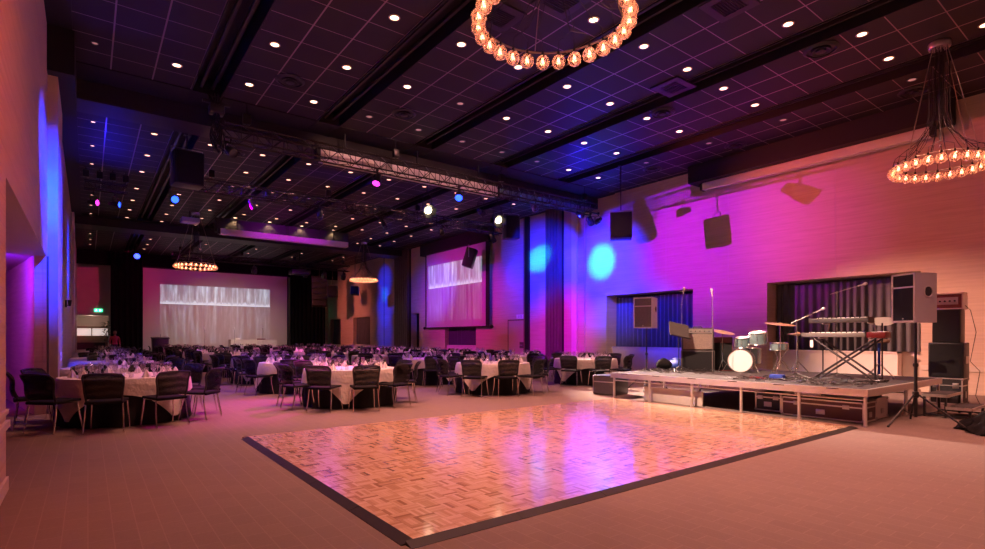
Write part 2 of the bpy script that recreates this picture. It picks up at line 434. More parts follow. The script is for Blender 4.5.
# ------------------------------------------------------------------ room shell
XL, XR, Y0, Y1, ZC = -.6, 17.0, -3.0, 46.5, 7.2
struct(MB().b2(-4, 18.2, Y0-.5, 51, -.2, 0).build('floor', 'carpet'))

def holed(axis_pos, y0, y1, z0, z1, holes, thick, side):
    """wall in the plane X=axis_pos, thickness to the given side, with rectangular holes (ya,yb,za,zb)"""
    ys = sorted({y0, y1, *[h[0] for h in holes], *[h[1] for h in holes]}); zs = sorted({z0, z1, *[h[2] for h in holes], *[h[3] for h in holes]})
    m = MB()
    for a, b in zip(ys, ys[1:]):
        runs = []
        for c, d in zip(zs, zs[1:]):
            if any(h[0] <= a and b <= h[1] and h[2] <= c and d <= h[3] for h in holes): continue
            if runs and runs[-1][1] == c: runs[-1][1] = d
            else: runs.append([c, d])
        for c, d in runs:
            m.b2(min(axis_pos, axis_pos+side*thick), max(axis_pos, axis_pos+side*thick), a, b, c, d)
    return m
W1 = (10.7, 14.65, 0, 3.1); W2 = (4.24, 8.13, 0, 3.1); W3 = (23.9, 27.1, 0, 3.0); W4 = (37.7, 40.9, 0, 2.95); W5 = (43.6, 46.0, 0, 2.95); DOP = (30.2, 31.25, 0, 2.95)
wr = holed(XR, Y0, Y1, 0, 7.6, [W1, W2, W3, W4, W5, DOP], .72, 1)
struct(wr.build('wall_right', 'wall'))
m = MB()
m.b2(XR+.72, XR+.9, Y0, Y1, 0, 7.6)
struct(m.build('wall_right_backing', 'wallp'))
m = MB(); m.b2(XR+.4, XR+.72, 30.2, 31.25, 0, 2.95); struct(m.build('door_1', 'black'))
# low boxed sills under the curtains
for i, (a, b, ze) in enumerate([(W1[0], W1[1], 1.0), (W2[0]+.6, W2[1], 1.0), (W3[0], W3[1], .92), (W4[0], W4[1], .8), (W5[0], W5[1], .75)]):
    m = MB(); q = .38 if i < 2 else .14; m.b2(XR+q, XR+.715, a+.003, b-.003, 0, ze); m.b2(XR+q-.04, XR+.715, a+.003, b-.003, ze-.04, ze)
    struct(m.build('window_%d' % (i+1), 'white'))
# left wall with wide niche
struct(holed(XL, Y0, Y1, 0, 7.6, [(6.6, 12.6, 0, 2.87)], .05, -1).build('wall_left', 'wall'))
m = MB()
a, b = Vector((-.62, 12.62, 0)), Vector((-1.72, 18.4, 0)); n = Vector((b.y-a.y, -(b.x-a.x), 0)).normalized()*-.15
m.add([a, b, b+n, a+n, a+Vector((0, 0, 2.9)), b+Vector((0, 0, 2.9)), b+n+Vector((0, 0, 2.9)), a+n+Vector((0, 0, 2.9))], [(0, 1, 5, 4), (1, 2, 6, 5), (2, 3, 7, 6), (3, 0, 4, 7), (4, 5, 6, 7), (0, 3, 2, 1)])
m.b2(-3.6, -3.4, 4, 19, 0, 2.9); m.b2(-3.6, -.95, 18.4, 18.6, 0, 2.9); m.b2(-3.6, -.95, 4, 4.2, 0, 2.9)
struct(m.build('wall_niche', 'wall'))
m = MB(); m.b2(-3.6, -.6, 4, 18.6, 2.87, 3.0); struct(m.build('ceiling_niche', 'wallp'))
m = MB(); t = Vector((.012*5.4, .012, 0)) ; q = -n.normalized()*.03
m.add([a+q, b+q, b, a, a+q+Vector((0, 0, .55)), b+q+Vector((0, 0, .55)), b+Vector((0, 0, .55)), a+Vector((0, 0, .55))], [(0, 1, 5, 4), (4, 5, 6, 7), (3, 0, 4, 7), (1, 2, 6, 5)])
struct(m.build('baseboard_niche', 'dado'))
m = MB(); m.b2(XL, XL+.15, 12.95, 15.1, 0, ZC); struct(m.build('trim_1', 'wallp'))
m = MB(); m.b2(XL, XL+.06, 15.3, 17.3, 0, ZC); m.b2(XL, XL+.1, 31.2, 33.2, 0, ZC); struct(m.build('trim_2', 'white'))
m = MB(); m.b2(XL, XL+.40, 12.7, 15.08, 6.3, ZC-.06); struct(m.build('beam_5', 'black'))
m = MB(); m.b2(XL, XL+.03, 12.63, 12.72, 0, 2.87); struct(m.build('trim_3', 'frame'))
m = MB(); m.b2(XL, XL+.02, Y0, 6.6, .0, .12); m.b2(XL, XL+.02, 17.3, 45.9, .0, .12); struct(m.build('baseboard_left', 'dado'))
# back and front walls
m = MB(); m.b2(-1, XL+1.75, Y1, Y1+.25, 2.95, 7.6); m.b2(XL+1.75, XR+1, Y1, Y1+.25, 0, 7.6); struct(m.build('wall_back', 'wallp'))
m = MB(); m.b2(-1.2, 2.6, 49.9, 50.1, 0, 3.2); m.b2(-1.2, -1.0, Y1+.25, 50, 0, 3.2); m.b2(2.4, 2.6, Y1+.25, 50, 0, 3.2); m.b2(-1.2, 2.6, Y1+.1, 50, 2.95, 3.2); struct(m.build('wall_passage', 'wallp'))
m = MB(); m.b2(-4, 18.2, Y0-.2, Y0, 0, 7.6); struct(m.build('wall_front', 'wall'))
# right wall vertical features
m = MB(); m.b2(XR-.1, XR, 16.24, 16.54, 0, ZC); struct(m.build('trim_4', 'white'))
m = MB(); m.b2(XR-.03, XR, 15.8, 15.84, 0, ZC); struct(m.build('trim_5', 'alu'))
def bars(y0, y1, n, nm):
    m = MB(); p = (y1-y0)/n
    m.b2(XR-.12, XR, y0, y1, 0, ZC)
    m.mat(1)
    for k in range(n): m.b2(XR-.30, XR-.12, y0+k*p+.02*p, y0+k*p+.70*p, 0, ZC)
    struct(m.build(nm, ['black', 'frame']))
bars(17.1, 18.05, 5, 'trim_6'); bars(31.3, 33.2, 7, 'trim_7')
m = MB(); m.b2(XR-.12, XR, 19.4, 19.66, 0, ZC); m.mat(1); m.b2(XR-.09, XR, 19.66, 19.78, 0, ZC); struct(m.build('trim_8', ['black', 'wood']))
m = MB(); m.b2(XR-.02, XR, 35.27, 35.33, 0, ZC); struct(m.build('trim_9', 'black'))
m = MB(); m.b2(XR-.03, XR, -2.9, W2[0], .56, .68); struct(m.build('trim_10', 'dado'))
m = MB(); m.b2(XL, XL+.03, Y0, 6.6, .58, .64); m.b2(XL, XL+.02, Y0, 6.6, .70, .74); struct(m.build('trim_14', 'dado'))
m = MB(); m.b2(XR-.012, XR, 19.80, 21.1, 2.22, 2.27); m.b2(XR-.012, XR, 21.06, 21.1, 0, 2.25); struct(m.build('trim_11', 'frame'))
m = MB(); m.b2(XR-.01, XR, 19.83, 21.05, .02, 2.21); d2 = struct(m.build('door_2', 'wallp'))
m = MB(); m.tube((XR-.07, 19.95, 1.0), (XR-.07, 20.1, 1.0), .012); m.tube((XR-.07, 19.95, 1.0), (XR, 19.95, 1.0), .012); m.build('handle', 'steel', d2)
# vertical joints in the planked wall
m = MB()
for y in (13.0, 9.4, 3.2, 8.9-.0): pass
for y in (9.4,): m.b2(XR-.003, XR, y, y+.010, 3.1, ZC)
m.b2(XR-.003, XR, 11.8, 11.81, 3.1, ZC)
m.b2(XR-.003, XR, 6.2, 6.21, 3.1, ZC)
struct(m.build('trim_12', 'dado'))

# ceiling: tile bays with recessed black channels, three sections parted by beams
CH = [2.25+2.95*k for k in range(5)]
xs = [-.23] ; bays = []
lo = -.23
for c in CH: bays.append((lo, c-.33)); lo = c+.33
bays.append((lo, 16.95))
m = MB()
for (ya, yb) in ((Y0, 14.2), (16.75, 31.6), (33.4, 44.4)):
    for a, b in bays: m.b2(a, b, ya, yb, ZC, ZC+.06)
struct(m.build('ceiling', 'ceil'))
m = MB()
m.b2(-1, 18, Y0, 51, ZC+.4, ZC+.6)
for c in CH:
    m.b2(c-.33, c-.30, Y0, 44.4, ZC-.03, ZC+.4); m.b2(c+.30, c+.33, Y0, 44.4, ZC-.03, ZC+.4)
m.b2(-.62, -.23, Y0, 44.4, ZC-.05, ZC+.05)
m.b2(-.62, 17, 14.2, 15.1, ZC-.02, ZC+.3); m.b2(-.62, 17, 16.0, 16.75, ZC-.02, ZC+.3)
m.b2(-.62, 17, 31.6, 32.0, ZC-.02, ZC+.3); m.b2(-.62, 17, 44.4, 46.5, ZC-.02, ZC+.3)
m.mat(1)
for c in CH:
    for dx in (-.12, .12): m.b2(c+dx-.03, c+dx+.03, Y0, 44.4, ZC+.10, ZC+.16)
struct(m.build('ceiling_channels', ['black', 'track']))
m = MB(); m.b2(XL, XR, 15.1, 16.0, 6.74, ZC+.3); struct(m.build('beam_1', 'beam'))
m = MB(); m.b2(XL, XR, 32.0, 33.4, 6.78, ZC+.3); struct(m.build('beam_2', 'beam'))
m = MB(); m.b2(XR-.7, XR-.005, 3.55, 10.45, 6.62, ZC+.02); struct(m.build('beam_3', 'black'))
m = MB(); m.b2(XL, XR, 44.3, 44.5, 6.25, ZC); struct(m.build('beam_4', 'drape'))

# dance floor
df = empty('dance_floor', (1.7, 3.15, 0), 0, 'wooden parquet dance floor laid on the carpet with dark rim', 'dance floor')
m = MB(); m.b2(.06, 7.66, .06, 4.74, .0, .028); m.build('parquet_panel', 'parquet', df)
def ramp(x0, y0, x1, y1, inx, iny):
    p = [Vector((x0, y0, 0)), Vector((x1, y1, 0))]; i = Vector((inx, iny, 0))
    m = MB(); v = [p[0]-i*.03, p[1]-i*.03, p[1]+i*.058, p[0]+i*.058]; u = Vector((0, 0, .03))
    m.add([v[0], v[1], v[2], v[3], v[0]+u*.15, v[1]+u*.15, v[2]+u, v[3]+u], [(0, 1, 5, 4), (1, 2, 6, 5), (2, 3, 7, 6), (3, 0, 4, 7), (4, 5, 6, 7), (3, 2, 1, 0)])
    return m
for k in range(8): ramp(.965*k, 0, .965*k+.96, 0, 0, 1).build('edge_ramp', 'rim', df)
for k in range(8): ramp(.965*k, 4.8, .965*k+.96, 4.8, 0, -1).build('edge_ramp', 'parquet', df)
for k in range(5): ramp(0, .96*k+(.06 if k == 0 else 0), 0, .96*k+(.955 if k < 4 else .90), 1, 0).build('edge_ramp', 'rim', df)
for k in range(5): ramp(7.72, .96*k+(.06 if k == 0 else 0), 7.72, .96*k+(.955 if k < 4 else .90), -1, 0).build('edge_ramp', 'parquet', df)

# ------------------------------------------------------------------ curtains and drapes
def curtain(nm, x, y0, y1, z0, z1, mat, label, group, amp=.05, per=.2):
    n = max(24, int((y1-y0)/per*8))
    def fn(u, v, t):
        y = y0+(y1-y0)*u; ph = 2*PI*(y/per)+1.2*math.sin(y*3.1)
        return (x-amp*math.sin(ph)*(.55+.45*(1-v))+.015*math.sin(y*9+v*3)+t, y, z0+(z1-z0)*v)
    o = empty(nm, (0, 0, 0), 0, label, 'curtain', group)
    m = MB(); m.sheet(fn, n, 6, .012); m.build('cloth', mat, o)
    m = MB(); m.tube((x+.02, y0, z1+.02), (x+.02, y1, z1+.02), .02); m.build('rail', 'track', o)
CG = 'curtains in the window recesses'
curtain('window_curtain', 17.6, 10.75, 14.6, 1.005, 3.03, 'curtain', 'blue-lit pleated dark curtain behind the grey speaker, left of drum kit', CG)
curtain('window_curtain', 17.6, 4.3, 8.08, 1.005, 3.03, 'curtain', 'grey-violet pleated curtain behind the keyboards, right of drum kit', CG)
curtain('window_curtain', 17.28, 23.95, 27.05, .93, 2.9, 'curtain', 'dark pleated curtain below the side projection screen', CG)
curtain('window_curtain', 17.28, 37.75, 40.85, .81, 2.9, 'curtain', 'dark curtain in far window just left of the blue-lit pillar', CG)
curtain('window_curtain', 17.28, 43.65, 45.95, .76, 2.9, 'curtain', 'dark curtain in the last window near the far right corner', CG)
def drape(x0, x1, y, z0, z1, label):
    n = int((x1-x0)/.3*8)
    def fn(u, v, t):
        x = x0+(x1-x0)*u
        return (x, y+.07*math.sin(2*PI*x/.3+math.sin(x*2))+t, z0+(z1-z0)*v)
    m = MB(); m.sheet(fn, n, 4, .015); tag(m.build('stage_drape', 'drape'), label, 'curtain', 'black drapes beside the stage screen')
drape(1.2, 3.0, 43.6, .01, 7.1, 'black floor-length drape on the left of the big stage screen')
drape(12.85, 15.7, 43.6, .01, 7.1, 'black floor-length drape on the right of the big stage screen')

# ------------------------------------------------------------------ projection screens
o = empty('projection_screen', (0, 44, 0), 0, 'big stage screen at the far end showing grey tree trunks', 'screen')
m = MB(); m.b2(3.0, 12.72, 0, .03, .46, 6.2); m.build('screen_fabric', 'screen1', o)
m = MB(); m.b2(2.9, 3.0, -.02, .05, .42, 6.25); m.b2(12.72, 12.82, -.02, .05, .42, 6.25); m.b2(2.9, 12.82, -.02, .05, 6.2, 6.28); m.build('frame', 'black', o)
o = empty('projection_screen', (16.75, 0, 0), 0, 'side wall projection screen showing violet tree trunks', 'screen')
m = MB(); m.b2(0, .02, 22.65, 28.85, 1.98, 6.45); m.build('screen_fabric', 'screen2', o)
m = MB(); m.b2(-.01, .03, 22.35, 22.65, 1.95, 6.6); m.b2(-.01, .03, 28.85, 28.97, 1.95, 6.6); m.build('border', 'black', o)
m = MB(); m.b2(-.15, .22, 22.2, 29.4, 6.45, 7.15); m.build('housing', 'black', o)
m = MB(); m.tube((.01, 22.2, 1.95), (.01, 29.05, 1.95), .045); m.sphere((.01, 22.15, 1.95), .09); m.sphere((.01, 29.1, 1.95), .09); m.build('bottom_bar', 'black', o)
def casing(p0, p1, h, label, rot=None):
    o = empty('screen_casing', p0, 0, label, 'projection screen', 'rolled-up projection screens')
    d = Vector(p1)-Vector(p0); L = d.length; an = math.atan2(d.y, d.x); o.rotation_euler = (0, 0, an)
    m = MB(); m.b2(0, L, -.13, .13, -h/2, h/2, .02); m.build('case', 'white', o)
    for q in (-.1, L):
        m = MB(); m.b2(q, q+.1, -.11, .11, -h/2+.01, h/2-.01); m.build('end_cap', 'black', o)
    m = MB(); m.tube((.1, 0, -h/2-.015), (L-.1, 0, -h/2-.015), .02); m.build('bottom_bar', 'steel', o)
    for x in (L*.12, L*.5, L*.88):
        m = MB(); m.b2(x-.02, x+.02, -.02, .02, h/2, 7.2-p0[2]); m.build('hanger', 'black', o)
casing((16.72, 10.1, 6.5), (16.72, 3.98, 6.5), .24, 'white screen casing below black bulkhead on the right wall')
casing((5.1, 14.65, 6.42), (11.25, 14.65, 6.42), .34, 'pale pink screen casing behind the front lighting truss')
casing((5.0, 28.0, 6.42), (11.3, 28.0, 6.42), .28, 'violet-lit screen casing hanging over middle of the tables')
o = MB(); o.b2(4.85, 11.5, 28.35, 28.6, 6.45, ZC-.06); tag(o.build('bulkhead_panel', 'beam'), 'dark hanging panel behind the violet-lit screen casing, lit by four scallops', 'panel')

# ------------------------------------------------------------------ downlights
DX = [.11+1.4725*k for k in range(1, 11)]
COLS = [.11, 1.51, 2.95, 4.43, 5.89, 7.36, 8.83, 10.33, 11.8, 13.27, 14.78]
ROWS = [.15, 2.35, 4.55, 6.64, 8.78, 11.02, 13.12, 17.95, 20.2, 22.32, 24.95, 27.2, 29.32, 31.3, 35.2, 37.4, 39.6, 41.8]
def dl_mesh(lens, tr):
    a = MB(); a.lathe([(.075, .0), (.105, .0), (.11, -.006), (.105, -.012), (.08, -.014), (.075, .0)], n=20)
    b = MB(); b.lathe([(.0, -.008), (.05, -.010), (.077, -.006)], n=20)
    return a.mesh('downlight', tr), b.mesh('lens', lens)
DLB = dl_mesh('lamp', 'trimring'); DLM = dl_mesh('lampmid', 'trimdark'); DLD = dl_mesh('lampdim', 'trimdark')
LIGHTS = []
def place_dl(x, y, z, bright, label, group='recessed ceiling downlights', sc_=1.0, mid=False):
    me, le = (DLM if mid else DLB) if bright else DLD
    o = bpy.data.objects.new('downlight', me); COL.objects.link(o); o.location = (x, y, z); o.scale = (sc_,)*3
    c = bpy.data.objects.new('lens', le); COL.objects.link(c); c.parent = o
    tag(o, label, 'downlight', group)
    return o
WARM = (1, .39, .29)
DIMF = {(0, 6), (4, 6), (5, 6), (6, 6), (7, 6), (8, 6), (10, 4), (10, 3), (10, 2), (10, 5), (10, 1), (5, 5), (0, 5)}
SKIPF = {(4, 2), (5, 1), (6, 1), (9, 5) and None}
for j, y in enumerate(ROWS):
    for i, x in enumerate(COLS):
        if j < 7:
            if (i, j) == (1, 5) or (i < 2 and j < 5) or (j == 0 and i < 4): continue
            dim = (i, j) in DIMF
        else:
            dim = False
            if j > 13 and i % 2 == 1: continue
            if j == 12 and 3 < i < 8: continue
        if (i, j) == (8, 2): y = 3.85
        place_dl(x, y, ZC-.001, not dim, ('dim small ceiling spot, ' if dim else 'lit warm ceiling downlight, ') + '%s from left wall in %s row counted from the front' % (ORD[i+1], ORD[j+1]), sc_=.62 if (i == 0) else 1.0, mid=j >= 7)
        if not dim and i > 0:
            pw = (520 if i < 6 else 230) if j < 7 else 120
            if j > 13: pw = 60
            spot((x, y, ZC-.06), (x, y, 0), pw, WARM, 76, .8, .06)
for k, x in enumerate((5.7, 7.3, 8.9, 10.6)):
    place_dl(x, 28.2, ZC-.002, True, 'small ceiling spot casting a scallop on dark hanging panel, %s from left' % ORD[k+1], 'spots before the hanging panel')
    spot((x, 28.2, ZC-.06), (x, 28.3, 6), 40, (1, .6, .3), 110, .5, .03)

# round air outlets and square vents on the ceiling
VL = [((3.63, 12.34), 'above the dance floor beside the left cable bundle'), ((6.52, 12.38), 'over the front tables in the middle of the ceiling'), ((11.8, 8.3), 'over the stage front, beside a black ceiling channel'), ((11.75, 4.55), 'over the right stage end near hanging ring lamp'), ((15.6, 8.4), 'close to the black bulkhead on right wall'), ((3.65, 18.2), 'just behind the front beam near the left truss end'), ((15.5, 4.0), 'nearest the right wall beside the ring lamp cords'), ((14.2-.1+1.4, 11.3), 'near the blue-lit ceiling corner by hanging speaker')]
for (x, y), t in VL:
    o = empty('air_outlet', (x, y, ZC), 0, 'round black ceiling air outlet ' + t, 'air outlet', 'round air outlets')
    m = MB(); m.lathe([(.0, -.001), (.30, -.001), (.32, -.02), (.26, -.05), (.25, -.02)], n=28); m.build('outer_ring', 'bplastic', o)
    m = MB(); m.lathe([(.18, -.015), (.19, -.06), (.17, -.065), (.1, -.03), (.09, -.07), (.0, -.075)], n=24); m.build('diffuser', 'beam', o)
for (x, y), t in [((10.9-.1, 7.3), 'over middle of the dance floor'), ((6.5, 6.6), 'seen through the front ring lamp'), ((8.9, 4.9), 'at the top edge right of the front ring lamp'), ((5.9, 7.6), 'left of the front ring lamp cables')]:
    o = empty('ceiling_cassette', (x, y, ZC), 0, 'square ceiling air cassette ' + t, 'air vent', 'square ceiling cassettes')
    m = MB(); m.b2(-.38, .38, -.36, -.22, -.03, 0); m.b2(-.38, .38, .22, .36, -.03, 0); m.b2(-.38, -.24, -.22, .22, -.03, 0); m.b2(.24, .38, -.22, .22, -.03, 0); m.build('panel', 'trimdark', o)
    m = MB()
    for k in range(9): m.b2(-.24, .24, -.21+k*.05, -.19+k*.05, -.025, -.003)
    m.build('grille', 'track', o)

# ------------------------------------------------------------------ ring chandeliers
def chandelier(x, y, z, Rr, label, nb=26, cords=True):
    o = empty('ring_chandelier', (x, y, z), 0, label, 'chandelier', 'ring chandeliers of glass globes')
    H = ZC-z
    m = MB(); m.torus((0, 0, .13), Rr, .012, 56, 6); m.build('ring', 'wire', o)
    m = MB(); m.lathe([(.0, H-.12), (.17, H-.12), (.18, H-.1), (.18, H-.01), (.0, H-.01)], n=24); m.build('canopy', 'steel', o)
    g = MB(); g.lathe([(.018, .092), (.03, .09), (.06, .074), (.085, .044), (.095, 0), (.087, -.042), (.065, -.072), (.032, -.09), (.0, -.096)], n=14)
    gm = g.mesh('globe', 'globe')
    s_ = MB(); s_.lathe([(.0, .145), (.02, .145), (.022, .10), (.0, .095)], n=10); sm = s_.mesh('socket', 'bplastic')
    f_ = MB(); f_.sphere((0, 0, 0), .011, 8, 6, 1, 1, 2.2)
    for k in range(5):
        a = 2*PI*k/5; f_.tube((.01*math.cos(a), .01*math.sin(a), .06), (.028*math.cos(a), .028*math.sin(a), -.03), .0018, 4)
    fm = f_.mesh('filament', 'filament')
    for k in range(nb):
        a = 2*PI*k/nb; p = (Rr*math.cos(a), Rr*math.sin(a), 0)
        b = bpy.data.objects.new('bulb', gm); COL.objects.link(b); b.parent = o; b.location = p
        c = bpy.data.objects.new('socket', sm); COL.objects.link(c); c.parent = b
        c = bpy.data.objects.new('filament', fm); COL.objects.link(c); c.parent = b
    for k in range(4):
        a = PI/4+PI/2*k+.3
        m = MB(); m.tube((Rr*math.cos(a), Rr*math.sin(a), .13), (.15*math.cos(a), .15*math.sin(a), H-.11), .007, 6); m.build('suspension_cable', 'wire', o)
    m = MB()
    for k in range(nb):
        a = 2*PI*k/nb; r0 = .05+.04*(k % 3); zc = .55+.1*math.sin(k*2.1); b = a+.25*math.sin(k*1.7)
        m.path([(Rr*math.cos(a), Rr*math.sin(a), .14), (Rr*.97*math.cos(a), Rr*.97*math.sin(a), .26), (Rr*.80*math.cos(b), Rr*.80*math.sin(b), .30+.07*math.sin(k*3.3)), (.40*math.cos(b), .40*math.sin(b), .48+.05*math.sin(k)), (.10*math.cos(b)+r0*math.cos(b), .10*math.sin(b)+r0*math.sin(b), .78), (r0*1.3*math.cos(a), r0*1.3*math.sin(a), 1.1), (r0*1.3*math.cos(a), r0*1.3*math.sin(a), H-.5), (r0*math.cos(a), r0*math.sin(a), H-.11)], .0055, 5)
    m.build('cords', 'cable', o)
    return o
chandelier(4.45, 4.66, 5.16, .90, 'ring of glowing glass globes at the top edge above the dance floor')
chandelier(13.36, 3.04, 4.73, .74, 'ring of glowing glass globes hanging over right end of the stage', 24)
chandelier(4.0, 28.12, 4.66, .84, 'ring of glowing glass globes hanging in front of the stage screen')
chandelier(13.45, 30.72, 4.86, .78, 'small distant ring of glowing globes left of the blue-lit pillar')
for p in ((4.45, 4.66, 5.15), (13.4, 3.03, 4.65), (3.9, 28.2, 4.6), (13.6, 30.6, 4.8)): pass

# ------------------------------------------------------------------ trusses and stage lights
def truss(p0, p1, s, label, n=None):
    p0, p1 = Vector(p0), Vector(p1); d = p1-p0; L = d.length
    o = empty('lighting_truss', p0, math.atan2(d.y, d.x), label, 'lighting truss', 'black lighting trusses under the ceiling')
    h = s/2; m = MB()
    for a in (-h, h):
        for b in (-h, h): m.tube((0, a, b), (L, a, b), .025, 8)
    m.build('chords', 'truss', o)
    n = n or int(L/(s*1.0)); st = L/n; m = MB()
    for k in range(n):
        x0, x1 = k*st, (k+1)*st
        e = 1 if k % 2 else -1
        for a in (-h, h): m.tube((x0, a, -h*e), (x1, a, h*e), .011, 5)
        for b in (-h, h): m.tube((x0, -h*e, b), (x1, h*e, b), .011, 5)
        for a in (-h, h): m.tube((x0, a, -h), (x0, a, h), .009, 5)
    m.build('bracing', 'truss', o)
    for x in (L*.04, L*.35, L*.65, L*.96):
        m = MB(); m.tube((x, 0, h), (x, 0, ZC-.06-p0.z), .012, 6); m.b2(x-.09, x+.09, -.07, .07, h+.12, h+.36, .02); m.build('chain_hoist', 'truss', o)
    return o
truss((2.6, 14.15, 6.35), (15.7, 14.15, 6.35), .36, 'long black truss nearest the dance floor, below the front beam')
truss((2.8, 20.0, 6.47), (15.7, 20.0, 6.47), .36, 'black truss behind the front beam above the tables')
truss((-.1, 22.6, 6.55), (1.1, 22.6, 6.55), .26, 'short blue-lit truss near the left wall')
truss((4.0, 36.9, 6.3), (15.0, 36.9, 6.3), .36, 'distant black truss in front of the stage screen')

def stage_light(loc, target, label, lens='darklens', rad=.11, ln=.34, barn=False, group='lights clamped under the trusses', drop=.28):
    """loc = pivot of the lamp; hangs from a clamp DROP above it"""
    o = empty('stage_light', loc, 0, label, 'stage light', group)
    r = aim(Vector(target)-Vector(loc))
    yaw = math.atan2((r @ Vector((0, 0, 1))).y, (r @ Vector((0, 0, 1))).x); sx = Vector((-math.sin(yaw), math.cos(yaw), 0))
    m = MB(); w_ = rad+.025
    m.path([sx*w_, sx*w_+Vector((0, 0, drop*.55)), Vector((0, 0, drop*.62)), -sx*w_+Vector((0, 0, drop*.55)), -sx*w_], .012, 6); m.build('yoke', 'truss', o)
    m = MB(); m.tube((0, 0, drop*.6), (0, 0, drop), .018, 8); m.box((0, 0, drop), (.06, .09, .09), None, .012); m.build('clamp', 'truss', o)
    m = MB(); m.lathe([(.0, -ln*.55), (rad*.55, -ln*.55), (rad*.7, -ln*.45), (rad*.72, -ln*.1), (rad*.95, -ln*.05), (rad, ln*.1), (rad, ln*.45), (rad*.9, ln*.45), (rad*.88, ln*.36)], n=18, rot=r); m.build('housing', 'bplastic', o)
    m = MB(); m.lathe([(.0, ln*.40), (rad*.5, ln*.395), (rad*.89, ln*.37)], n=18, rot=r); m.build('lens', lens, o)
    if barn:
        for k in range(4):
            q = Euler((0, 0, k*PI/2)).to_matrix(); t = Euler((0, -.6, 0)).to_matrix()
            m = MB(); m.box((0, 0, 0), (.006, rad*1.7, rad*1.4))
            c = r @ (q @ Vector((rad+.03, 0, ln*.45+rad*.6)))
            m.v = [tuple(r @ (q @ (t.inverted() @ Vector(v)))+c) for v in m.v]
            m.build('barn_door', 'bplastic', o)
    return o
# front truss
stage_light((15.45, 14.1, 5.88), (17, 14.9, 4.6), 'right end spotlight hanging lowest under the front truss, left of its twin', rad=.13)
stage_light((15.9, 14.1, 5.95), (17, 18, 5), 'outermost right spotlight under the front truss', rad=.10, lens='blueled')
stage_light((14.7, 13.95, 6.0), (15, 5, 1), 'spotlight under the front truss in front of right folding wall stack', rad=.11)
stage_light((12.6, 14.1, 5.95), (17, 18.6, 5.1), 'blue spotlight under the front truss aimed at window wall', lens='blueled')
stage_light((9.4, 14.15, 5.9), (5, 8, 0), 'blue-tinted moving light under the front truss left of white spot', lens='blueled', rad=.13, ln=.45)
stage_light((6.6, 14.15, 5.9), (3.5, 10.8, 0), 'magenta spotlight under the front truss above second front table', lens='magled', rad=.12, ln=.42)
stage_light((2.75, 14.1, 5.9), (6, 6, 0), 'spotlight at the left end of front truss under cable bundle', lens='darklens')
stage_light((2.25, 7.6, 6.95), (-.52, 12.9, 3.6), 'unseen blue spotlight added in the ceiling channel to light the left pillar', lens='blueled', drop=.22)  # added out of view to throw blue on the left pillar's near face
stage_light((5.2, 6.05, 6.95), (11.5, 5.6, .8), 'unseen white spotlight added in the ceiling channel to light the stage front', lens='whiteled', drop=.22)  # added out of view to brighten the fronts of the stage gear
# behind the beam
stage_light((10.05, 17.27, 6.15), (8.0, 5.0, 0), 'bright white barn-door spot above the middle tables', lens='whiteled', rad=.15, ln=.4, barn=True, drop=.95)
stage_light((13.14, 17.0, 6.15), (10.5, 6.5, .5), 'bright white barn-door spot next to the black hanging speaker', lens='whiteled', rad=.15, ln=.4, barn=True, drop=.95)
stage_light((12.4, 17.1, 6.35), (17, 19, 5), 'dark tilted spotlight just left of the right white spot', rad=.12, ln=.4, drop=.75)
stage_light((2.5, 22.48, 6.42), (5, 5, 1.5), 'bright blue round lamp below the left black hanging speaker', lens='blueled', rad=.14, ln=.3, drop=.7)
stage_light((.15, 22.75, 6.0), (17, 9, 4), 'left lamp under the short blue-lit truss by left wall', lens='magled', drop=.42)
stage_light((.75, 22.6, 6.0), (17, 13, 4), 'right lamp under the short blue-lit truss by left wall', lens='blueled', drop=.42)
stage_light((2.39, 39.17, 6.35), (2, 5, 1.5), 'bright blue round lamp left of the big stage screen', lens='blueled', rad=.18, ln=.3, drop=.7)
for k, x in enumerate((4.6, 7.0, 9.6, 12.4, 15.2)):
    stage_light((x, 20.0, 6.03), (x-2 if k % 2 else x+2, 17, 0), '%s dark spotlight from left under the truss behind the beam' % ORD[k+1], rad=.11, ln=.4)
for k, x in enumerate((4.3, 8.6, 11.9, 13.2, 14.6)):
    stage_light((x, 36.9, 5.75), (x+1, 42, 2), '%s dark spotlight from left under the distant truss' % ORD[k+1], rad=.17, ln=.55)
o = empty('projector', (11.4, 36.6, 5.6), 0, 'dark projector hanging from the distant truss before the stage screen', 'projector')
m = MB(); m.b2(-.6, .6, -.45, .45, 0, .32, .03); m.build('body', 'bplastic', o)
m = MB(); m.lathe([(.0, .0), (.1, .0), (.1, .12), (.08, .12)], (0.2, .45, .16), 14, (-PI/2, 0, 0)); m.build('lens', 'darklens', o)
m = MB(); m.tube((0, 0, .32), (0, 0, 1.6), .03); m.b2(-.3, .3, -.3, .3, .32, .36); m.build('bracket', 'truss', o)
o = empty('projector', (3.6, 26.9, 6.45), 0, 'pale projector on the ceiling left of violet-lit screen casing', 'projector')
m = MB(); m.b2(-.35, .35, -.3, .3, 0, .2, .03); m.build('body', 'greybox', o)
m = MB(); m.tube((0, 0, .2), (0, 0, .52), .025); m.build('bracket', 'truss', o)

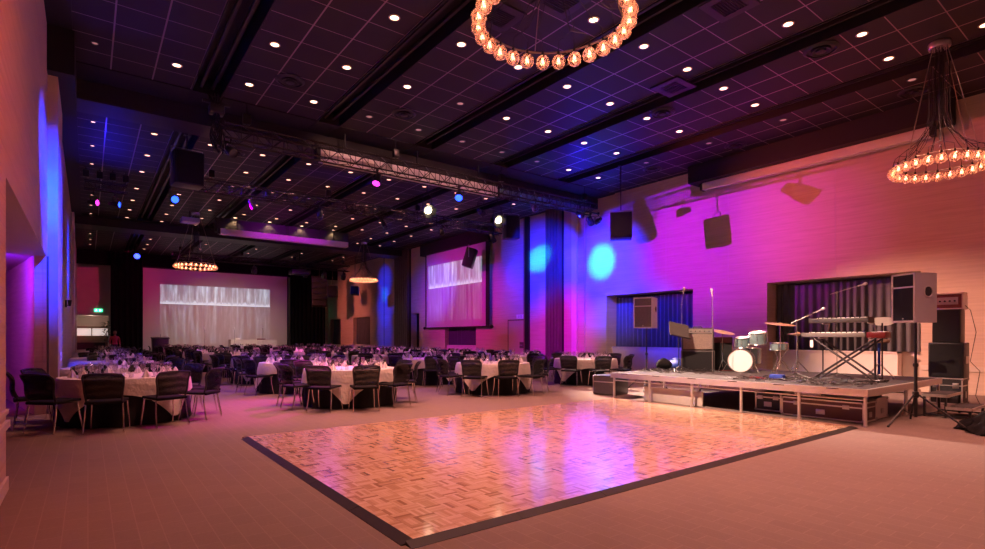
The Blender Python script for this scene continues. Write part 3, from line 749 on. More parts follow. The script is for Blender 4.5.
# cable bundle at the left end of the front truss
o = empty('cable_bundle', (2.45, 14.15, 6.1), 0, 'hanging bundle of black cables at left end of the front truss', 'cable bundle')
m = MB()
for k in range(14):
    a = k*2.4; r = .03+.012*(k % 5)
    m.path([(r*math.cos(a)*2.2, r*math.sin(a)*2.2, 1.08), (r*math.cos(a+1), r*math.sin(a+1), .75), (r*1.6*math.cos(a+2), r*1.6*math.sin(a+2), .45), (r*math.cos(a+3)*2.2, r*math.sin(a+3)*1.8, .1), (r*2.6*math.cos(a+4)+.05, r*2*math.sin(a+4), -.25+.03*(k % 4))], .016, 6)
m.build('cables', 'cable', o)
m = MB(); m.b2(-.16, .16, -.13, .13, .62, .84, .03); m.b2(-.3, .3, -.04, .04, .86, .92); m.build('hoist', 'track', o)
m = MB()
for k in range(9):
    m.torus((.05*math.sin(k*2), .05*math.cos(k*3), .5-.09*k), .06+.012*(k % 3), .014, 12, 5, (.3*k, .5*k, 0))
m.build('cable_ties', 'track', o)

# hanging speakers
def hung_speaker(loc, rz, w_, d_, h_, tilt, label, pole=True):
    o = empty('hanging_speaker', loc, rz, label, 'loudspeaker', 'black loudspeakers hanging from the ceiling')
    m = MB(); m.box((0, 0, 0), (w_, d_, h_), (tilt, 0, 0), .02); m.build('cabinet', 'bplastic', o)
    r = Euler((tilt, 0, 0)).to_matrix(); c = r @ Vector((0, -d_/2-.006, 0))
    m = MB(); m.box(c, (w_*.9, .012, h_*.93), (tilt, 0, 0)); m.build('front_grille', 'grilleblk', o)
    m = MB(); m.path([(-w_/2-.03, 0, 0), (-w_/2-.03, 0, h_/2+.12), (w_/2+.03, 0, h_/2+.12), (w_/2+.03, 0, 0)], .014, 6); m.build('bracket', 'steel', o)
    m = MB(); m.tube((0, 0, h_/2+.12), (0, 0, ZC-loc[2]), .02, 8); m.b2(-.08, .08, -.08, .08, ZC-loc[2]-.02, ZC-loc[2]); m.build('pole', 'track', o)
def faceang(dx, dy): return math.atan2(dy, dx)+PI/2
hung_speaker((14.4, 11.77, 5.15), faceang(-.75, -.65), .72, .5, .86, -.08, 'black loudspeaker hanging on a pole against the purple right wall')
hung_speaker((2.27, 17.5, 6.2), faceang(.1, -1), .75, .6, .95, 0, 'black loudspeaker under ceiling above the bright blue lamp at left')
hung_speaker((15.79, 22.74, 5.5), faceang(-.5, .5), .62, .5, 1.0, -.3, 'tilted black loudspeaker hanging in front of the side screen')
hung_speaker((14.22, 17.44, 6.0), faceang(-.4, -1), .62, .55, .95, 0, 'black loudspeaker hanging right of the white spot under the beam')
hung_speaker((14.4, 38.5, 4.75), faceang(-.5, -.9), .7, .6, .8, -.1, 'small black loudspeaker below the distant ring lamp on right side')
hung_speaker((14.5, 34.6, 4.55), faceang(-.6, -.9), .5, .45, .55, -.2, 'black loudspeaker hanging just under the small distant ring lamp')
o = empty('line_array', (14.1, 40.5, 3.6), faceang(-.3, -1), 'tall black speaker array hanging beside the right stage drape', 'loudspeaker')
for k in range(5):
    m = MB(); m.box((0, -.02*k*k*.3, 2.2-k*.46), (1.0, .6, .43), (-.05*k, 0, 0), .02); m.build('cabinet', 'bplastic', o)
m = MB(); m.b2(-.53, -.5, -.33, .3, .1, 2.45); m.b2(.5, .53, -.33, .3, .1, 2.45); m.build('side_rail', 'track', o)
m = MB(); m.tube((0, 0, 2.4), (0, 0, 3.6), .03); m.build('pole', 'track', o)

# ------------------------------------------------------------------ chairs
def chair_parts():
    d = {}
    m = MB(); m.box((0, 0, .452), (.47, .46, .045), (.03, 0, 0), .02, 3); d['seat'] = (m, 'bfabric')
    def pan(u, v, t):
        x = (u-.5)*2; hw = .215+.035*v; cr = 1-max(0, (v-.86)/.14)**2*.10
        y = -.235-.10*v*v-.03*math.sin(v*PI)*0+.045*x*x - .02*math.sin(v*2*PI)
        return (x*hw*cr, y-t, .50+.365*v-.012*x*x*v)
    m = MB(); m.sheet(pan, 10, 8, .008); d['backrest'] = (m, 'mesh')
    pts = []
    for v in [i/8 for i in range(9)]: p = pan(0, v, .004); pts.append((p[0]-.004, p[1], p[2]))
    for u in [i/8 for i in range(1, 8)]: p = pan(u, 1, .004); pts.append((p[0], p[1], p[2]+.004))
    for v in [1-i/8 for i in range(9)]: p = pan(1, v, .004); pts.append((p[0]+.004, p[1], p[2]))
    pts = [(-.215, -.16, .44)]+pts+[(.215, -.16, .44)]
    m = MB(); m.path(pts, .014, 6); d['back_frame'] = (m, 'bplastic')
    m = MB()
    for s in (-1, 1): m.tube((s*.222, -.2, .435), (s*.222, .2, .44), .011, 6)
    m.tube((-.222, .16, .435), (.222, .16, .435), .01, 6); d['seat_frame'] = (m, 'chrome')
    for s in (-1, 1):
        for f in (-1, 1):
            m = MB(); m.path([(s*.222, f*.17, .44), (s*.232, f*.19, .25), (s*.245, f*.235, .012)], .0115, 7)
            m.lathe([(.0, .0), (.015, .0), (.015, .018), (.0, .02)], (s*.245, f*.236, 0), 8)
            d[('leg', s, f)] = (m, 'chrome')
    return d
CP = chair_parts()
CHM = [((k if isinstance(k, str) else 'leg'), m_.mesh(k if isinstance(k, str) else 'leg', mt)) for k, (m_, mt) in CP.items()]
def far_chair_mesh():
    ms = []; a = MB(); idx = {}
    for k, (m_, mt) in CP.items():
        if mt not in idx: idx[mt] = len(ms); ms.append(mt)
        a.mat(idx[mt]); a.add(m_.v, m_.f, True)
    return a.mesh('banquet_chair', ms)
FCM = far_chair_mesh()
def put_chair(x, y, rz, label, group, near):
    if near:
        o = empty('banquet_chair', (x, y, 0), rz, label, 'chair', group)
        for nm, me in CHM:
            c = bpy.data.objects.new(nm, me); COL.objects.link(c); c.parent = o
    else:
        o = bpy.data.objects.new('banquet_chair', FCM); COL.objects.link(o); o.location = (x, y, 0); o.rotation_euler = (0, 0, rz)
        tag(o, label, 'chair', group)
    return o

# ------------------------------------------------------------------ tables, cloths, glasses, napkins
TR = .92; TZ = .745
def skirt_mesh(seed):
    m = MB()
    n = 96
    def fn(u, v):
        a = 2*PI*u; k = 1-v
        r = TR*.995+k*(.03+.030*math.sin(14*a+seed)+.012*math.sin(23*a+2*seed))
        return (r*math.cos(a), r*math.sin(a), .012+(TZ-.03)*v)
    m.grid(fn, n, 5); return m
def cloth_mesh(seed):
    m = MB(); hs = 1.17; n = 120; prof = []
    def fn(u, v):
        a = 2*PI*u; e = hs/max(abs(math.cos(a)), abs(math.sin(a)))
        e = min(e, 1.58)
        top = TR+.006
        if v < .4:
            r = top*v/.4; return (r*math.cos(a), r*math.sin(a), TZ+.002)
        k = (v-.4)/.6; L = e-top
        dr = L*k; wv = .5*k*math.sin(9*a+seed)*min(1, L*2)
        r = top+.018*min(1, k*4)+.16*dr*0.55+.045*wv
        return (r*math.cos(a), r*math.sin(a), TZ+.002-dr*.96-.010*min(1, k*5))
    m.grid(fn, n, 20); return m
SK = [skirt_mesh(s).mesh('underskirt', 'skirt') for s in (0, 1.7)]
CL = [cloth_mesh(s).mesh('tablecloth', 'cloth') for s in (0, 2.1, 4.0)]
m = MB(); m.lathe([(.0, TZ-.03), (TR, TZ-.03), (TR, TZ), (.0, TZ)], n=48); TOPM = m.mesh('tabletop', 'wood')
m = MB(); m.tube((0, 0, .03), (0, 0, TZ-.03), .05); m.lathe([(.0, 0), (.35, 0), (.33, .03), (.0, .04)], n=20); PEDM = m.mesh('pedestal', 'black')
gp = [(.0, .0), (.034, .0), (.034, .003), (.006, .008), (.0045, .02), (.0045, .085), (.012, .095), (.034, .12), (.041, .15), (.038, .185), (.033, .21)]
m = MB(); m.lathe(gp, n=12); GLM = m.mesh('wine_glass', 'glass')
m = MB(); m.lathe([(.0, 0), (.03, 0), (.034, .05), (.037, .10)], n=10); TUM = m.mesh('tumbler', 'glass')
def napk():
    m = MB()
    def fn(u, v):
        a = 2*PI*u; r = (.05+.016*math.cos(5*a))*(1-v)**.8+.006
        return (r*math.cos(a), r*math.sin(a), .125*v)
    m.grid(fn, 20, 6); return m.mesh('napkin', 'napkin')
NKM = napk()
CX = [.5, 4.4, 8.25, 12.05]; RY = [10.85+3.35*k for k in range(9)]
CN = ['beside the left wall', 'second from the left wall', 'second from window wall', 'nearest the window wall']
def rown(j): return 'front-row table' if j == 0 else ('last-row table' if j == 8 else '%s-row table' % ORD[j+1])
PH = {(0, 0): (D2R(-104), 10), (1, 0): (D2R(-100), 10), (2, 0): (D2R(-112), 10), (3, 0): (D2R(-118), 9)}
ng = 0; nn = 0; farg = MB(); order = []
for j in range(9):
    for i in range(4):
        cx, cy = CX[i]+(R.uniform(-.08, .08) if j else 0), RY[j]+(R.uniform(-.1, .1) if j else 0)
        if (i, j) == (0, 0): cx, cy = .52, 10.95
        if (i, j) == (1, 0): cy = 10.75
        if (i, j) == (3, 0): cy = 11.2
        if j == 8 and i == 0: continue
        tn = '%s %s' % (rown(j), CN[i])
        o = empty('round_table', (cx, cy, 0), 0, 'black-skirted round table, %s' % tn.replace(' table', '', 1), 'table', 'round banquet tables')
        for nm, me in (('tabletop', TOPM), ('underskirt', SK[(i+j) % 2]), ('pedestal', PEDM)):
            if j > 4 and nm == 'pedestal': continue
            c = bpy.data.objects.new(nm, me); COL.objects.link(c); c.parent = o
        c = bpy.data.objects.new('tablecloth', CL[(i*2+j) % 3]); COL.objects.link(c); c.location = (cx, cy, 0)
        c.rotation_euler = (0, 0, D2R(-97) if (i, j) == (0, 0) else D2R(-75+PI) if (i, j) == (1, 0) else R.uniform(0, 1.5))
        tag(c, 'white cloth with hanging points on the %s' % tn, 'tablecloth', 'white tablecloths')
        ph, nc = PH.get((i, j), (R.uniform(0, 6), 8))
        used = set()
        for k in range(nc):
            a = ph+2*PI*k/nc; rr = 1.14+R.uniform(-.03, .07)
            if (i, j) == (0, 0): rr = 1.2
            px_, py_ = cx+rr*math.cos(a), cy+rr*math.sin(a)
            h = clock(px_, py_, cx, cy)
            if px_ < .05 and not 7.0 < py_ < 12.2: continue
            while h in used: h = (h+1) % 12
            used.add(h)
            put_chair(px_, py_, a+PI/2+R.uniform(-.1, .1), 'black mesh-back chair at %s o\'clock of the %s' % (NUM[h], tn), 'black banquet chairs round the tables', j < 2 or (j == 2))
            # settings
            for q, (da, dr, me, nm) in enumerate(((.16, .66, GLM, 'wine_glass'), (-.05, .60, GLM, 'wine_glass'), (.30, .60, TUM, 'tumbler'))):
                gx, gy = cx+dr*math.cos(a+da), cy+dr*math.sin(a+da)
                if q == 2 and j > 2: continue
                if ng < 292:
                    g = bpy.data.objects.new(nm, me); COL.objects.link(g); g.location = (gx, gy, TZ+.0025)
                    tag(g, '%s at %s o\'clock on the %s' % (('outer stemmed glass', 'inner stemmed glass', 'low tumbler')[q], NUM[h], tn), 'glass', 'glasses on the tables')
                    ng += 1
                else: farg.lathe([(r_*1.0, z_) for r_, z_ in gp[::2]], (gx, gy, TZ+.002), 6)
            if nn < 170:
                g = bpy.data.objects.new('napkin', NKM); COL.objects.link(g); g.location = (cx+.72*math.cos(a-.05), cy+.72*math.sin(a-.05), TZ+.0025); g.rotation_euler = (0, 0, a*3)
                tag(g, 'white folded napkin standing at %s o\'clock on the %s' % (NUM[h], tn), 'napkin', 'folded napkins'); nn += 1
tag(farg.build('wine_glasses', 'glass'), 'crowd of glasses on the rear tables towards the stage screen', 'glasses', None, 'stuff')

# ------------------------------------------------------------------ low stage on the right with its band gear
SZ = .58
st = empty('stage_platform', (9.58, 3.05, 0), 0, 'low portable stage with dark top and pale metal edge at right', 'stage')
m = MB(); m.b2(.03, 4.0, .03, 5.05, SZ-.03, SZ); m.build('deck', 'stagetop', st)
m = MB(); m.b2(0, .05, 0, 5.08, SZ-.11, SZ+.002); m.b2(3.98, 4.03, 0, 5.08, SZ-.11, SZ+.002); m.b2(.05, 3.98, 0, .05, SZ-.11, SZ+.002); m.b2(.05, 3.98, 5.03, 5.08, SZ-.11, SZ+.002); m.build('edge_profile', 'alu', st)
for k in range(6):
    m = MB(); m.b2(-.004, 0, .4+k*.84, .58+k*.84, SZ-.015, SZ-.003); m.build('edge_clip', 'black', st)
for x in (.06, 1.98, 3.95):
    for y in (.05, 1.02, 2.03, 3.04, 4.05, 5.02):
        m = MB(); m.tube((x, y, .01), (x, y, SZ-.05), .027, 10); m.lathe([(.0, 0), (.035, 0), (.035, .03), (.0, .03)], (x, y, 0), 10); m.build('leg', 'alu', st)
for x in (.06, 1.98): 
    m = MB(); m.tube((x, .08, SZ-.17), (x, 5.0, SZ-.17), .012); m.build('cross_brace', 'alu', st)
m = MB(); m.b2(0, .04, 0, 1.4, 0, .3); tag(m.build('white_board', 'dado', None, (9.78, 5.95, .005)), 'low white board standing under the left half of the stage', 'board')
# loudspeakers on tripods
def pa(x, y, rz, base, nm_label, st_label, body, gr, zb=1.62, legs=(0, 2.1, 4.2), rl=.62, wd=(.5, .54, .80)):
    o = empty('speaker_stand', (x, y, base), 0, st_label, 'speaker stand', 'tripod stands of the grey loudspeakers')
    m = MB(); m.tube((0, 0, .12), (0, 0, zb-base), .019); m.tube((0, 0, .12), (0, 0, .95), .025); m.build('pole', 'bplastic', o)
    m = MB(); m.lathe([(.03, -.05), (.045, -.04), (.045, .04), (.03, .05)], (0, 0, .48), 12); m.build('collar', 'bplastic', o)
    m = MB(); m.lathe([(.03, -.03), (.04, 0), (.03, .03)], (0, 0, .95), 12); m.build('clamp_ring', 'bplastic', o)
    for a in legs:
        l = MB(); e = (rl*math.cos(a), rl*math.sin(a), .015); l.tube((.04*math.cos(a), .04*math.sin(a), .48), e, .015, 8); lo_ = l.build('leg', 'bplastic', o)
        l = MB(); l.tube((.02*math.cos(a), .02*math.sin(a), .14), (rl*.5*math.cos(a), rl*.5*math.sin(a), .26), .009, 6); l.sphere((e[0], e[1], .016), .02, 8, 6); l.build('brace', 'bplastic', lo_)
    o = empty('loudspeaker', (x, y, zb), rz, nm_label, 'loudspeaker', 'grey loudspeakers on stands')
    w_, d_, h_ = wd
    m = MB(); tz = [(-w_/2, -d_/2), (w_/2, -d_/2), (w_/2-.015, .02), (w_/2-.05, d_/2), (-w_/2+.05, d_/2), (-w_/2+.015, .02)]
    n = 6; vs = [(a, b, 0) for a, b in tz]+[(a, b, h_) for a, b in tz]
    m.add(vs, [tuple(range(n))[::-1], tuple(range(n, 2*n))]+[(k, (k+1) % n, n+(k+1) % n, n+k) for k in range(n)]); cb = m.build('cabinet', body, o)
    m = MB(); m.b2(-w_/2+.03, w_/2-.03, -d_/2-.012, -d_/2, .03, h_*.70); m.build('woofer_grille', gr, o)
    m = MB(); m.b2(-w_/2+.03, w_/2-.03, -d_/2-.012, -d_/2, h_*.73, h_-.03); m.build('horn_grille', gr, o)
    m = MB(); m.b2(-w_/2+.01, w_/2-.01, -d_/2-.016, -d_/2, h_*.70, h_*.73); m.b2(-w_/2, -w_/2+.03, -d_/2-.016, -d_/2, 0, h_); m.b2(w_/2-.03, w_/2, -d_/2-.016, -d_/2, 0, h_); m.b2(-w_/2, w_/2, -d_/2-.016, -d_/2, 0, .03); m.b2(-w_/2, w_/2, -d_/2-.016, -d_/2, h_-.03, h_); m.build('front_frame', body, o)
    for s in (-1, 1):
        m = MB(); m.sphere((s*(w_/2-.02), .02, h_*.62), .075, 14, 8, .25, .9, 1.3); m.mat(1).torus((s*(w_/2-.012), .02, h_*.62), .085, .012, 20, 6, (0, PI/2, 0)); m.build('handle_cup', ['darklens', body], o)
    m = MB(); m.sphere((.0, -d_/2-.016, .06), .012, 6, 5); m.build('badge', 'alu', o)
pa(10.55, 2.7, faceang(-.88, .47), 0, 'large grey loudspeaker on tripod in front of right end of the stage', 'black tripod stand on the carpet at the right stage corner', 'greybox', 'grilleblk', 1.63, (D2R(-100), D2R(165), D2R(20)), .68, (.41, .44, .78))
pa(11.75, 8.75, faceang(-.95, -.3), 0, 'grey loudspeaker on tripod in front of the blue-lit curtain', 'black tripod stand behind the left end of the stage', 'greybox', 'grille', 1.63, (D2R(-150), D2R(-30), D2R(90)), .6)

# subwoofer under the left end
o = empty('subwoofer', (10.2, 8.66, 0), faceang(-.96, -.16), 'black subwoofer box on the floor just left of the stage end', 'subwoofer')
m = MB(); m.b2(-.30, .30, -.30, .34, .012, .47, .015); m.build('cabinet', 'bplastic', o)
m = MB(); m.b2(-.28, .28, -.312, -.30, .03, .30); m.b2(-.28, .28, -.312, -.30, .335, .45); m.build('grille', 'grille', o)
m = MB(); m.b2(-.30, .30, -.32, -.30, .305, .33); m.b2(-.30, -.28, -.32, -.30, .012, .47); m.build('metal_bar', 'alu', o)
for q in (-1, 1):
    m = MB(); m.b2(q*.27-.02, q*.27+.02, -.25, .28, 0, .012); m.build('foot', 'bplastic', o)

# flight cases under the stage
def flight_case(nm, x0, x1, y0, y1, h, body, label, group='flight cases'):
    o = empty(nm, (x0, y0, 0), 0, label, 'flight case', group); X, Y = x1-x0, y1-y0
    m = MB(); m.b2(.008, X-.008, .008, Y-.008, .02, h-.008); m.build('body', body, o)
    m = MB(); t = .022
    for a in (0, X-t):
        for b in (0, Y-t): m.b2(a, a+t, b, b+t, .01, h)
        for z in (.01, h-t): m.b2(a, a+t, 0, Y, z, z+t)
    for b in (0, Y-t):
        for z in (.01, h-t): m.b2(0, X, b, b+t, z, z+t)
    m.b2(-.002, .006, 0, Y, h*.70, h*.70+.022); m.b2(0, X, -.002, .006, h*.70, h*.70+.022); m.build('edging', 'alu', o)
    m = MB()
    for a in (0, X):
        for b in (0, Y):
            for z in (.03, h-.02): m.sphere((a+(.008 if a == 0 else -.008), b+(.008 if b == 0 else -.008), z), .028, 8, 6)
    m.build('corner', 'steel', o)
    for b in (Y*.2, Y*.8):
        m = MB(); m.b2(-.012, .004, b-.05, b+.05, h*.62, h*.82, .004); m.build('latch', 'steel', o)
    m = MB(); m.b2(-.012, .004, Y*.5-.07, Y*.5+.07, h*.25, h*.5, .004); m.build('handle', 'steel', o)
    m = MB(); m.b2(X*.4, X*.6, -.012, .004, h*.25, h*.5, .004); m.build('handle', 'steel', o)
    return o
flight_case('flight_case', 9.95, 10.5, 3.22, 4.5, .335, 'case', 'long brown flight case with metal edges under right stage end')
flight_case('flight_case', 10.6, 11.15, 3.25, 4.1, .36, 'alu', 'silver ribbed case behind the long brown flight case')
flight_case('flight_case', 10.2, 10.7, 4.62, 5.1, .36, 'caseblk', 'small black case under the stage left of the brown flight case')
# speaker stack on the right
flight_case('flight_case', 14.2, 14.66, 2.86, 3.4, .55, 'caseblk', 'black flight case at the foot of the right amplifier stack')
o = empty('bass_cabinet', (14.2, 2.84, .552), 0, 'large black bass speaker box on the flight case at right', 'speaker cabinet')
m = MB(); m.b2(0, .44, 0, .58, 0, .73, .015); m.build('cabinet', 'bplastic', o)
m = MB(); m.b2(-.01, 0, .03, .55, .03, .70); m.build('grille', 'grilleblk', o)
m = MB(); m.b2(.12, .34, -.012, .002, .3, .45, .01); m.build('handle', 'steel', o)
o = empty('bass_cabinet', (14.23, 2.9, 1.283), 0, 'smaller black speaker box stacked in middle of the right amplifier stack', 'speaker cabinet')
m = MB(); m.b2(0, .36, 0, .46, 0, .69, .012); m.build('cabinet', 'bplastic', o)
m = MB(); m.b2(-.01, 0, .02, .44, .02, .67); m.build('grille', 'grilleblk', o)
o = empty('rack_amplifier', (14.23, 2.86, 1.974), 0, 'red-brown rack amplifier on top of the right speaker stack', 'amplifier')
m = MB(); m.b2(.02, .36, .02, .48, .0, .33, .01); m.build('case', 'redtolex', o)
m = MB(); m.b2(0, .02, .08, .42, .10, .25); m.build('front_panel', 'steel', o)
for k in range(4):
    m = MB(); m.tube((-.015, .13+k*.08, .17), (.0, .13+k*.08, .17), .018, 10); m.build('knob', 'black', o)
m = MB(); m.b2(0, .38, 0, .02, 0, .35); m.b2(0, .38, .48, .50, 0, .35); m.b2(-.002, .02, .0, .50, .31, .335); m.b2(-.002, .02, 0, .50, 0, .025); m.build('edging', 'alu', o)
m = MB(); m.path([(14.4, 2.9, 2.1), (14.42, 2.78, 1.95), (14.46, 2.7, 1.5), (14.4, 2.78, .9), (14.5, 2.65, .7), (14.42, 2.7, .2), (14.3, 2.6, .012), (13.8, 2.65, .012)], .007, 6)
tag(m.build('power_cable', 'cable'), 'black cable hanging down the right side of amplifier stack', 'cable')

# steps
o = empty('stage_steps', (11.75, 2.25, 0), 0, 'two-tread dark steps with metal frame at right end of the stage', 'steps')
for k, (y, z) in enumerate(((0, .2), (.33, .4))):
    m = MB(); m.b2(0, .95, y, y+.34, z-.035, z, .006); t = m.build('tread', 'stagetop', o)
    m = MB(); m.b2(-.005, .955, y-.012, y, z-.045, z+.002); m.b2(-.012, -.003, y, y+.34, z-.045, z+.002); m.build('nosing', 'alu', t)
for x in (.03, .92):
    m = MB(); m.b2(x-.018, x+.018, .01, .045, .01, .165); m.b2(x-.018, x+.018, .62, .655, .01, .365); m.b2(x-.018, x+.018, .33, .36, .01, .365); m.b2(x-.015, x+.015, .02, .64, .03, .06); m.build('side_frame', 'bplastic', o)
# black fabric heap at the right edge
m = MB(); pts = []
def heap(u, v):
    a = 2*PI*u; r = .48*(1-v*.92)*(1+.14*math.sin(5*a+v*5)+.08*math.sin(11*a-v*8)); z = .34*(v**.8)*(1+.1*math.sin(7*a))+.02*math.sin(9*a+6*v)*v
    return (r*1.25*math.cos(a), r*math.sin(a), max(.004, z+.035*math.sin(13*a+v*9)*(1-v)))
m.grid(heap, 72, 14); o = tag(m.build('black_bag', 'bfabric', None, (10.72, 1.72, 0)), 'crumpled black cloth bag lying on the carpet at right edge', 'bag')
m = MB(); m.path([(-.3, -.1, .2), (-.2, -.25, .34), (.0, -.22, .42), (.2, -.15, .33), (.26, -.02, .25)], .018, 6); m.build('strap', 'bfabric', o)

# ---- band gear on the stage
def mic_stand(x, y, top, label, boom=None, base=SZ, mic='alu', tri=True):
    o = empty('microphone_stand', (x, y, base), 0, label, 'microphone stand', 'microphone stands')
    m = MB(); m.tube((0, 0, .03), (0, 0, top), .008, 8); m.build('pole', 'pole', o)
    for k in range(3):
        a = k*2*PI/3+.5; m = MB(); m.tube((0, 0, .1), (.3*math.cos(a), .3*math.sin(a), .012), .009, 6); m.build('leg', 'bplastic', o)
    e = Vector((0, 0, top)); 
    if boom is not None:
        b = Vector(boom); m = MB(); m.tube(e-b*.35, e+b, .008, 6); m.sphere(e, .02, 8, 6); m.build('boom_arm', 'pole', o); e = e+b
        dr = b.normalized()
    else: dr = Vector((-.25, 0, 1)).normalized()
    m = MB(); m.lathe([(.0, 0), (.012, 0), (.016, .10), (.026, .115), (.03, .14), (.024, .17), (.0, .18)], e, 12, aim(dr)); m.build('microphone', mic, o)
    return o
mic_stand(11.0, 6.45, 1.72, 'tall straight microphone stand right of the guitar amplifier', None, mic='paper')
mic_stand(11.36, 7.45, 1.60, 'microphone on short boom above the music stand, before blue curtain', (-.12, -.12, .25))
mic_stand(11.15, 4.75, 1.14, 'boom microphone reaching left from the keyboards towards the drums', (.1, -.30, .16))
mic_stand(12.0, 4.35, 1.72, 'highest boom microphone over the keyboards', (-.1, -.40, .09))
o = empty('music_stand', (11.02, 7.3, SZ), faceang(-.8, -.6), 'black music stand tilted in front of guitar amplifier', 'music stand')
m = MB(); m.box((0, 0, .99), (.48, .012, .36), (-.55, .22, .35)); m.box((.03, -.10, .83), (.48, .05, .012), (-.55, .22, .35)); m.build('desk', 'tolex', o)
m = MB(); m.tube((0, .02, .1), (0, .02, .97), .012, 8); m.build('pole', 'bplastic', o)
for k in range(3):
    a = k*2*PI/3; m = MB(); m.tube((0, .02, .14), (.25*math.cos(a), .02+.25*math.sin(a), .01), .009, 6); m.build('leg', 'bplastic', o)
# guitar amplifiers
ra = faceang(-.85, -.52)
o = empty('guitar_cabinet', (11.72, 7.25, SZ), ra, 'dark speaker cabinet under the beige-fronted guitar amplifier', 'speaker cabinet')
m = MB(); m.b2(-.38, .38, -.2, .2, .0, .50, .02); m.build('cabinet', 'tolex', o)
m = MB(); m.b2(-.35, .35, -.212, -.2, .03, .47); m.build('grille', 'grilleblk', o)
o = empty('guitar_amplifier', (11.72, 7.25, SZ+.502), ra, 'beige-fronted guitar amplifier on top of the dark cabinet', 'amplifier')
m = MB(); m.b2(-.36, .36, -.17, .17, .0, .53, .02); m.build('cabinet', 'tolex', o)
m = MB(); m.b2(-.33, .33, -.182, -.17, .03, .39); m.build('grille_cloth', 'grillecloth', o)
m = MB(); m.b2(-.33, .33, -.18, -.17, .41, .5); m.build('control_panel', 'steel', o)
for k in range(6):
    m = MB(); m.tube((-.25+.1*k, -.2, .455), (-.25+.1*k, -.18, .455), .014, 8); m.build('knob', 'black', o)
m = MB(); m.path([(-.1, 0, .53), (-.08, 0, .56), (.08, 0, .56), (.1, 0, .53)], .012, 6); m.build('handle', 'bplastic', o)
o = empty('bass_amplifier', (12.35, 6.98, SZ), ra, 'tall dark red amplifier standing right behind the guitar amplifier', 'amplifier')
m = MB(); m.b2(-.22, .22, -.2, .2, .0, .82, .02); m.build('cabinet', 'redtolex', o)
m = MB(); m.b2(-.2, .2, -.21, -.2, .03, .68); m.build('grille', 'grilleblk', o)
m = MB()
def bag(u, v):
    a = 2*PI*u; r = (.17+.03*math.sin(3*a))*(math.sin(PI*min(.98, .08+v*.92)))**.6
    return (r*1.5*math.cos(a), r*math.sin(a), .30*v+.002)
m.grid(bag, 28, 10); tag(m.build('gig_bag', 'bfabric', None, (11.25, 7.88, SZ+.0), (0, 0, .4)), 'black bag on the stage below the blue-lit curtain', 'bag')
m = MB(); m.grid(bag, 28, 10); tag(m.build('rucksack', 'blue', None, (11.66, 7.80, SZ+.0), (0, 0, 1.2)), 'blue bag squeezed beside the guitar amplifier', 'bag')

# drum kit
o = empty('drum_kit', (12.25, 6.45, SZ), faceang(-.93, -.36), 'drum kit with white bass drum front and turquoise shells', 'drum kit')
def drum(c, r, h, rot, nm, front='drumhead'):
    m = MB(); rt = Euler(rot).to_matrix()
    m.lathe([(r, -h/2), (r, h/2)], c, 28, rt); s_ = m.build(nm, 'drumshell', o)
    m = MB(); m.lathe([(.0, -h/2-.004), (r*.97, -h/2-.002), (r*.98, -h/2+.01)], c, 28, rt); m.lathe([(r*.98, h/2-.01), (r*.97, h/2+.002), (.0, h/2+.004)], c, 28, rt); m.build('drum_head', front, s_)
    m = MB()
    for z in (-h/2, h/2):
        m.torus(Vector(c)+rt @ Vector((0, 0, z)), r+.006, .012, 28, 6, rot)
    for k in range(8):
        a = 2*PI*k/8; p = Vector((r+.014)*1.0*0+0 for _ in range(3)) if False else None
        q0 = Vector(c)+rt @ Vector(((r+.014)*math.cos(a), (r+.014)*math.sin(a), -h/2)); q1 = Vector(c)+rt @ Vector(((r+.014)*math.cos(a), (r+.014)*math.sin(a), h/2))
        m.tube(q0, q1, .006, 5)
    m.build('hoops', 'chrome', s_)
drum((0, 0, .265), .26, .42, (PI/2, 0, 0), 'bass_drum')
drum((.34, .10, .80), .18, .26, (.2, 0, 0), 'rack_tom')
drum((.76, .30, .60), .18, .16, (.05, 0, 0), 'snare_drum')
drum((.15, .66, .36), .2, .38, (0, 0, 0), 'floor_tom')
def cymb(c, r, tilt, base, nm='cymbal'):
    rt = Euler(tilt).to_matrix(); m = MB()
    m.lathe([(.0, .03), (.03, .028), (.05, .012), (r*.6, .004), (r, -.01), (r, -.013), (r*.6, 0), (.05, .008), (.0, .012)], c, 28, rt); q = m.build(nm, 'brass', o)
    m = MB(); m.tube((c[0], c[1], c[2]+.04), (c[0], c[1], .1), .011, 8)
    for k in range(3):
        a = k*2*PI/3+.3; m.tube((c[0], c[1], .28), (c[0]+.24*math.cos(a), c[1]+.24*math.sin(a), .012), .009, 6)
    m.build('cymbal_stand', 'chrome', o)
cymb((.80, .05, 1.12), .32, (.10, .12, 0), 0); cymb((1.15, .0, .90), .21, (0, 0, 0), 0, 'hi_hat'); cymb((1.15, .0, .87), .21, (PI, 0, 0), 0, 'hi_hat'); cymb((-.42, .05, .95), .28, (.12, .22, 0), 0)
for s in (-1, 1):
    m = MB(); m.tube((s*.27, -.12, .25), (s*.38, -.22, .012), .01, 6); m.build('spur', 'chrome', o)
drum((.0, .12, .70), .15, .22, (.2, 0, 0), 'rack_tom')
m = MB()
for a in (0, 2.1, 4.2): m.tube((.76+.06*math.cos(a), .30+.06*math.sin(a), .30), (.76+.26*math.cos(a), .30+.26*math.sin(a), .012), .010, 6); m.tube((.76+.04*math.cos(a), .30+.04*math.sin(a), .30), (.76+.19*math.cos(a), .30+.19*math.sin(a), .54), .009, 6)
m.build('snare_stand', 'chrome', o)
m = MB()
for a in (0.5, 2.6, 4.7): m.tube((-.25+.215*math.cos(a), .62+.215*math.sin(a), .45), (-.25+.215*math.cos(a), .62+.215*math.sin(a), .012), .009, 6)
m.build('floor_tom_legs', 'chrome', o)
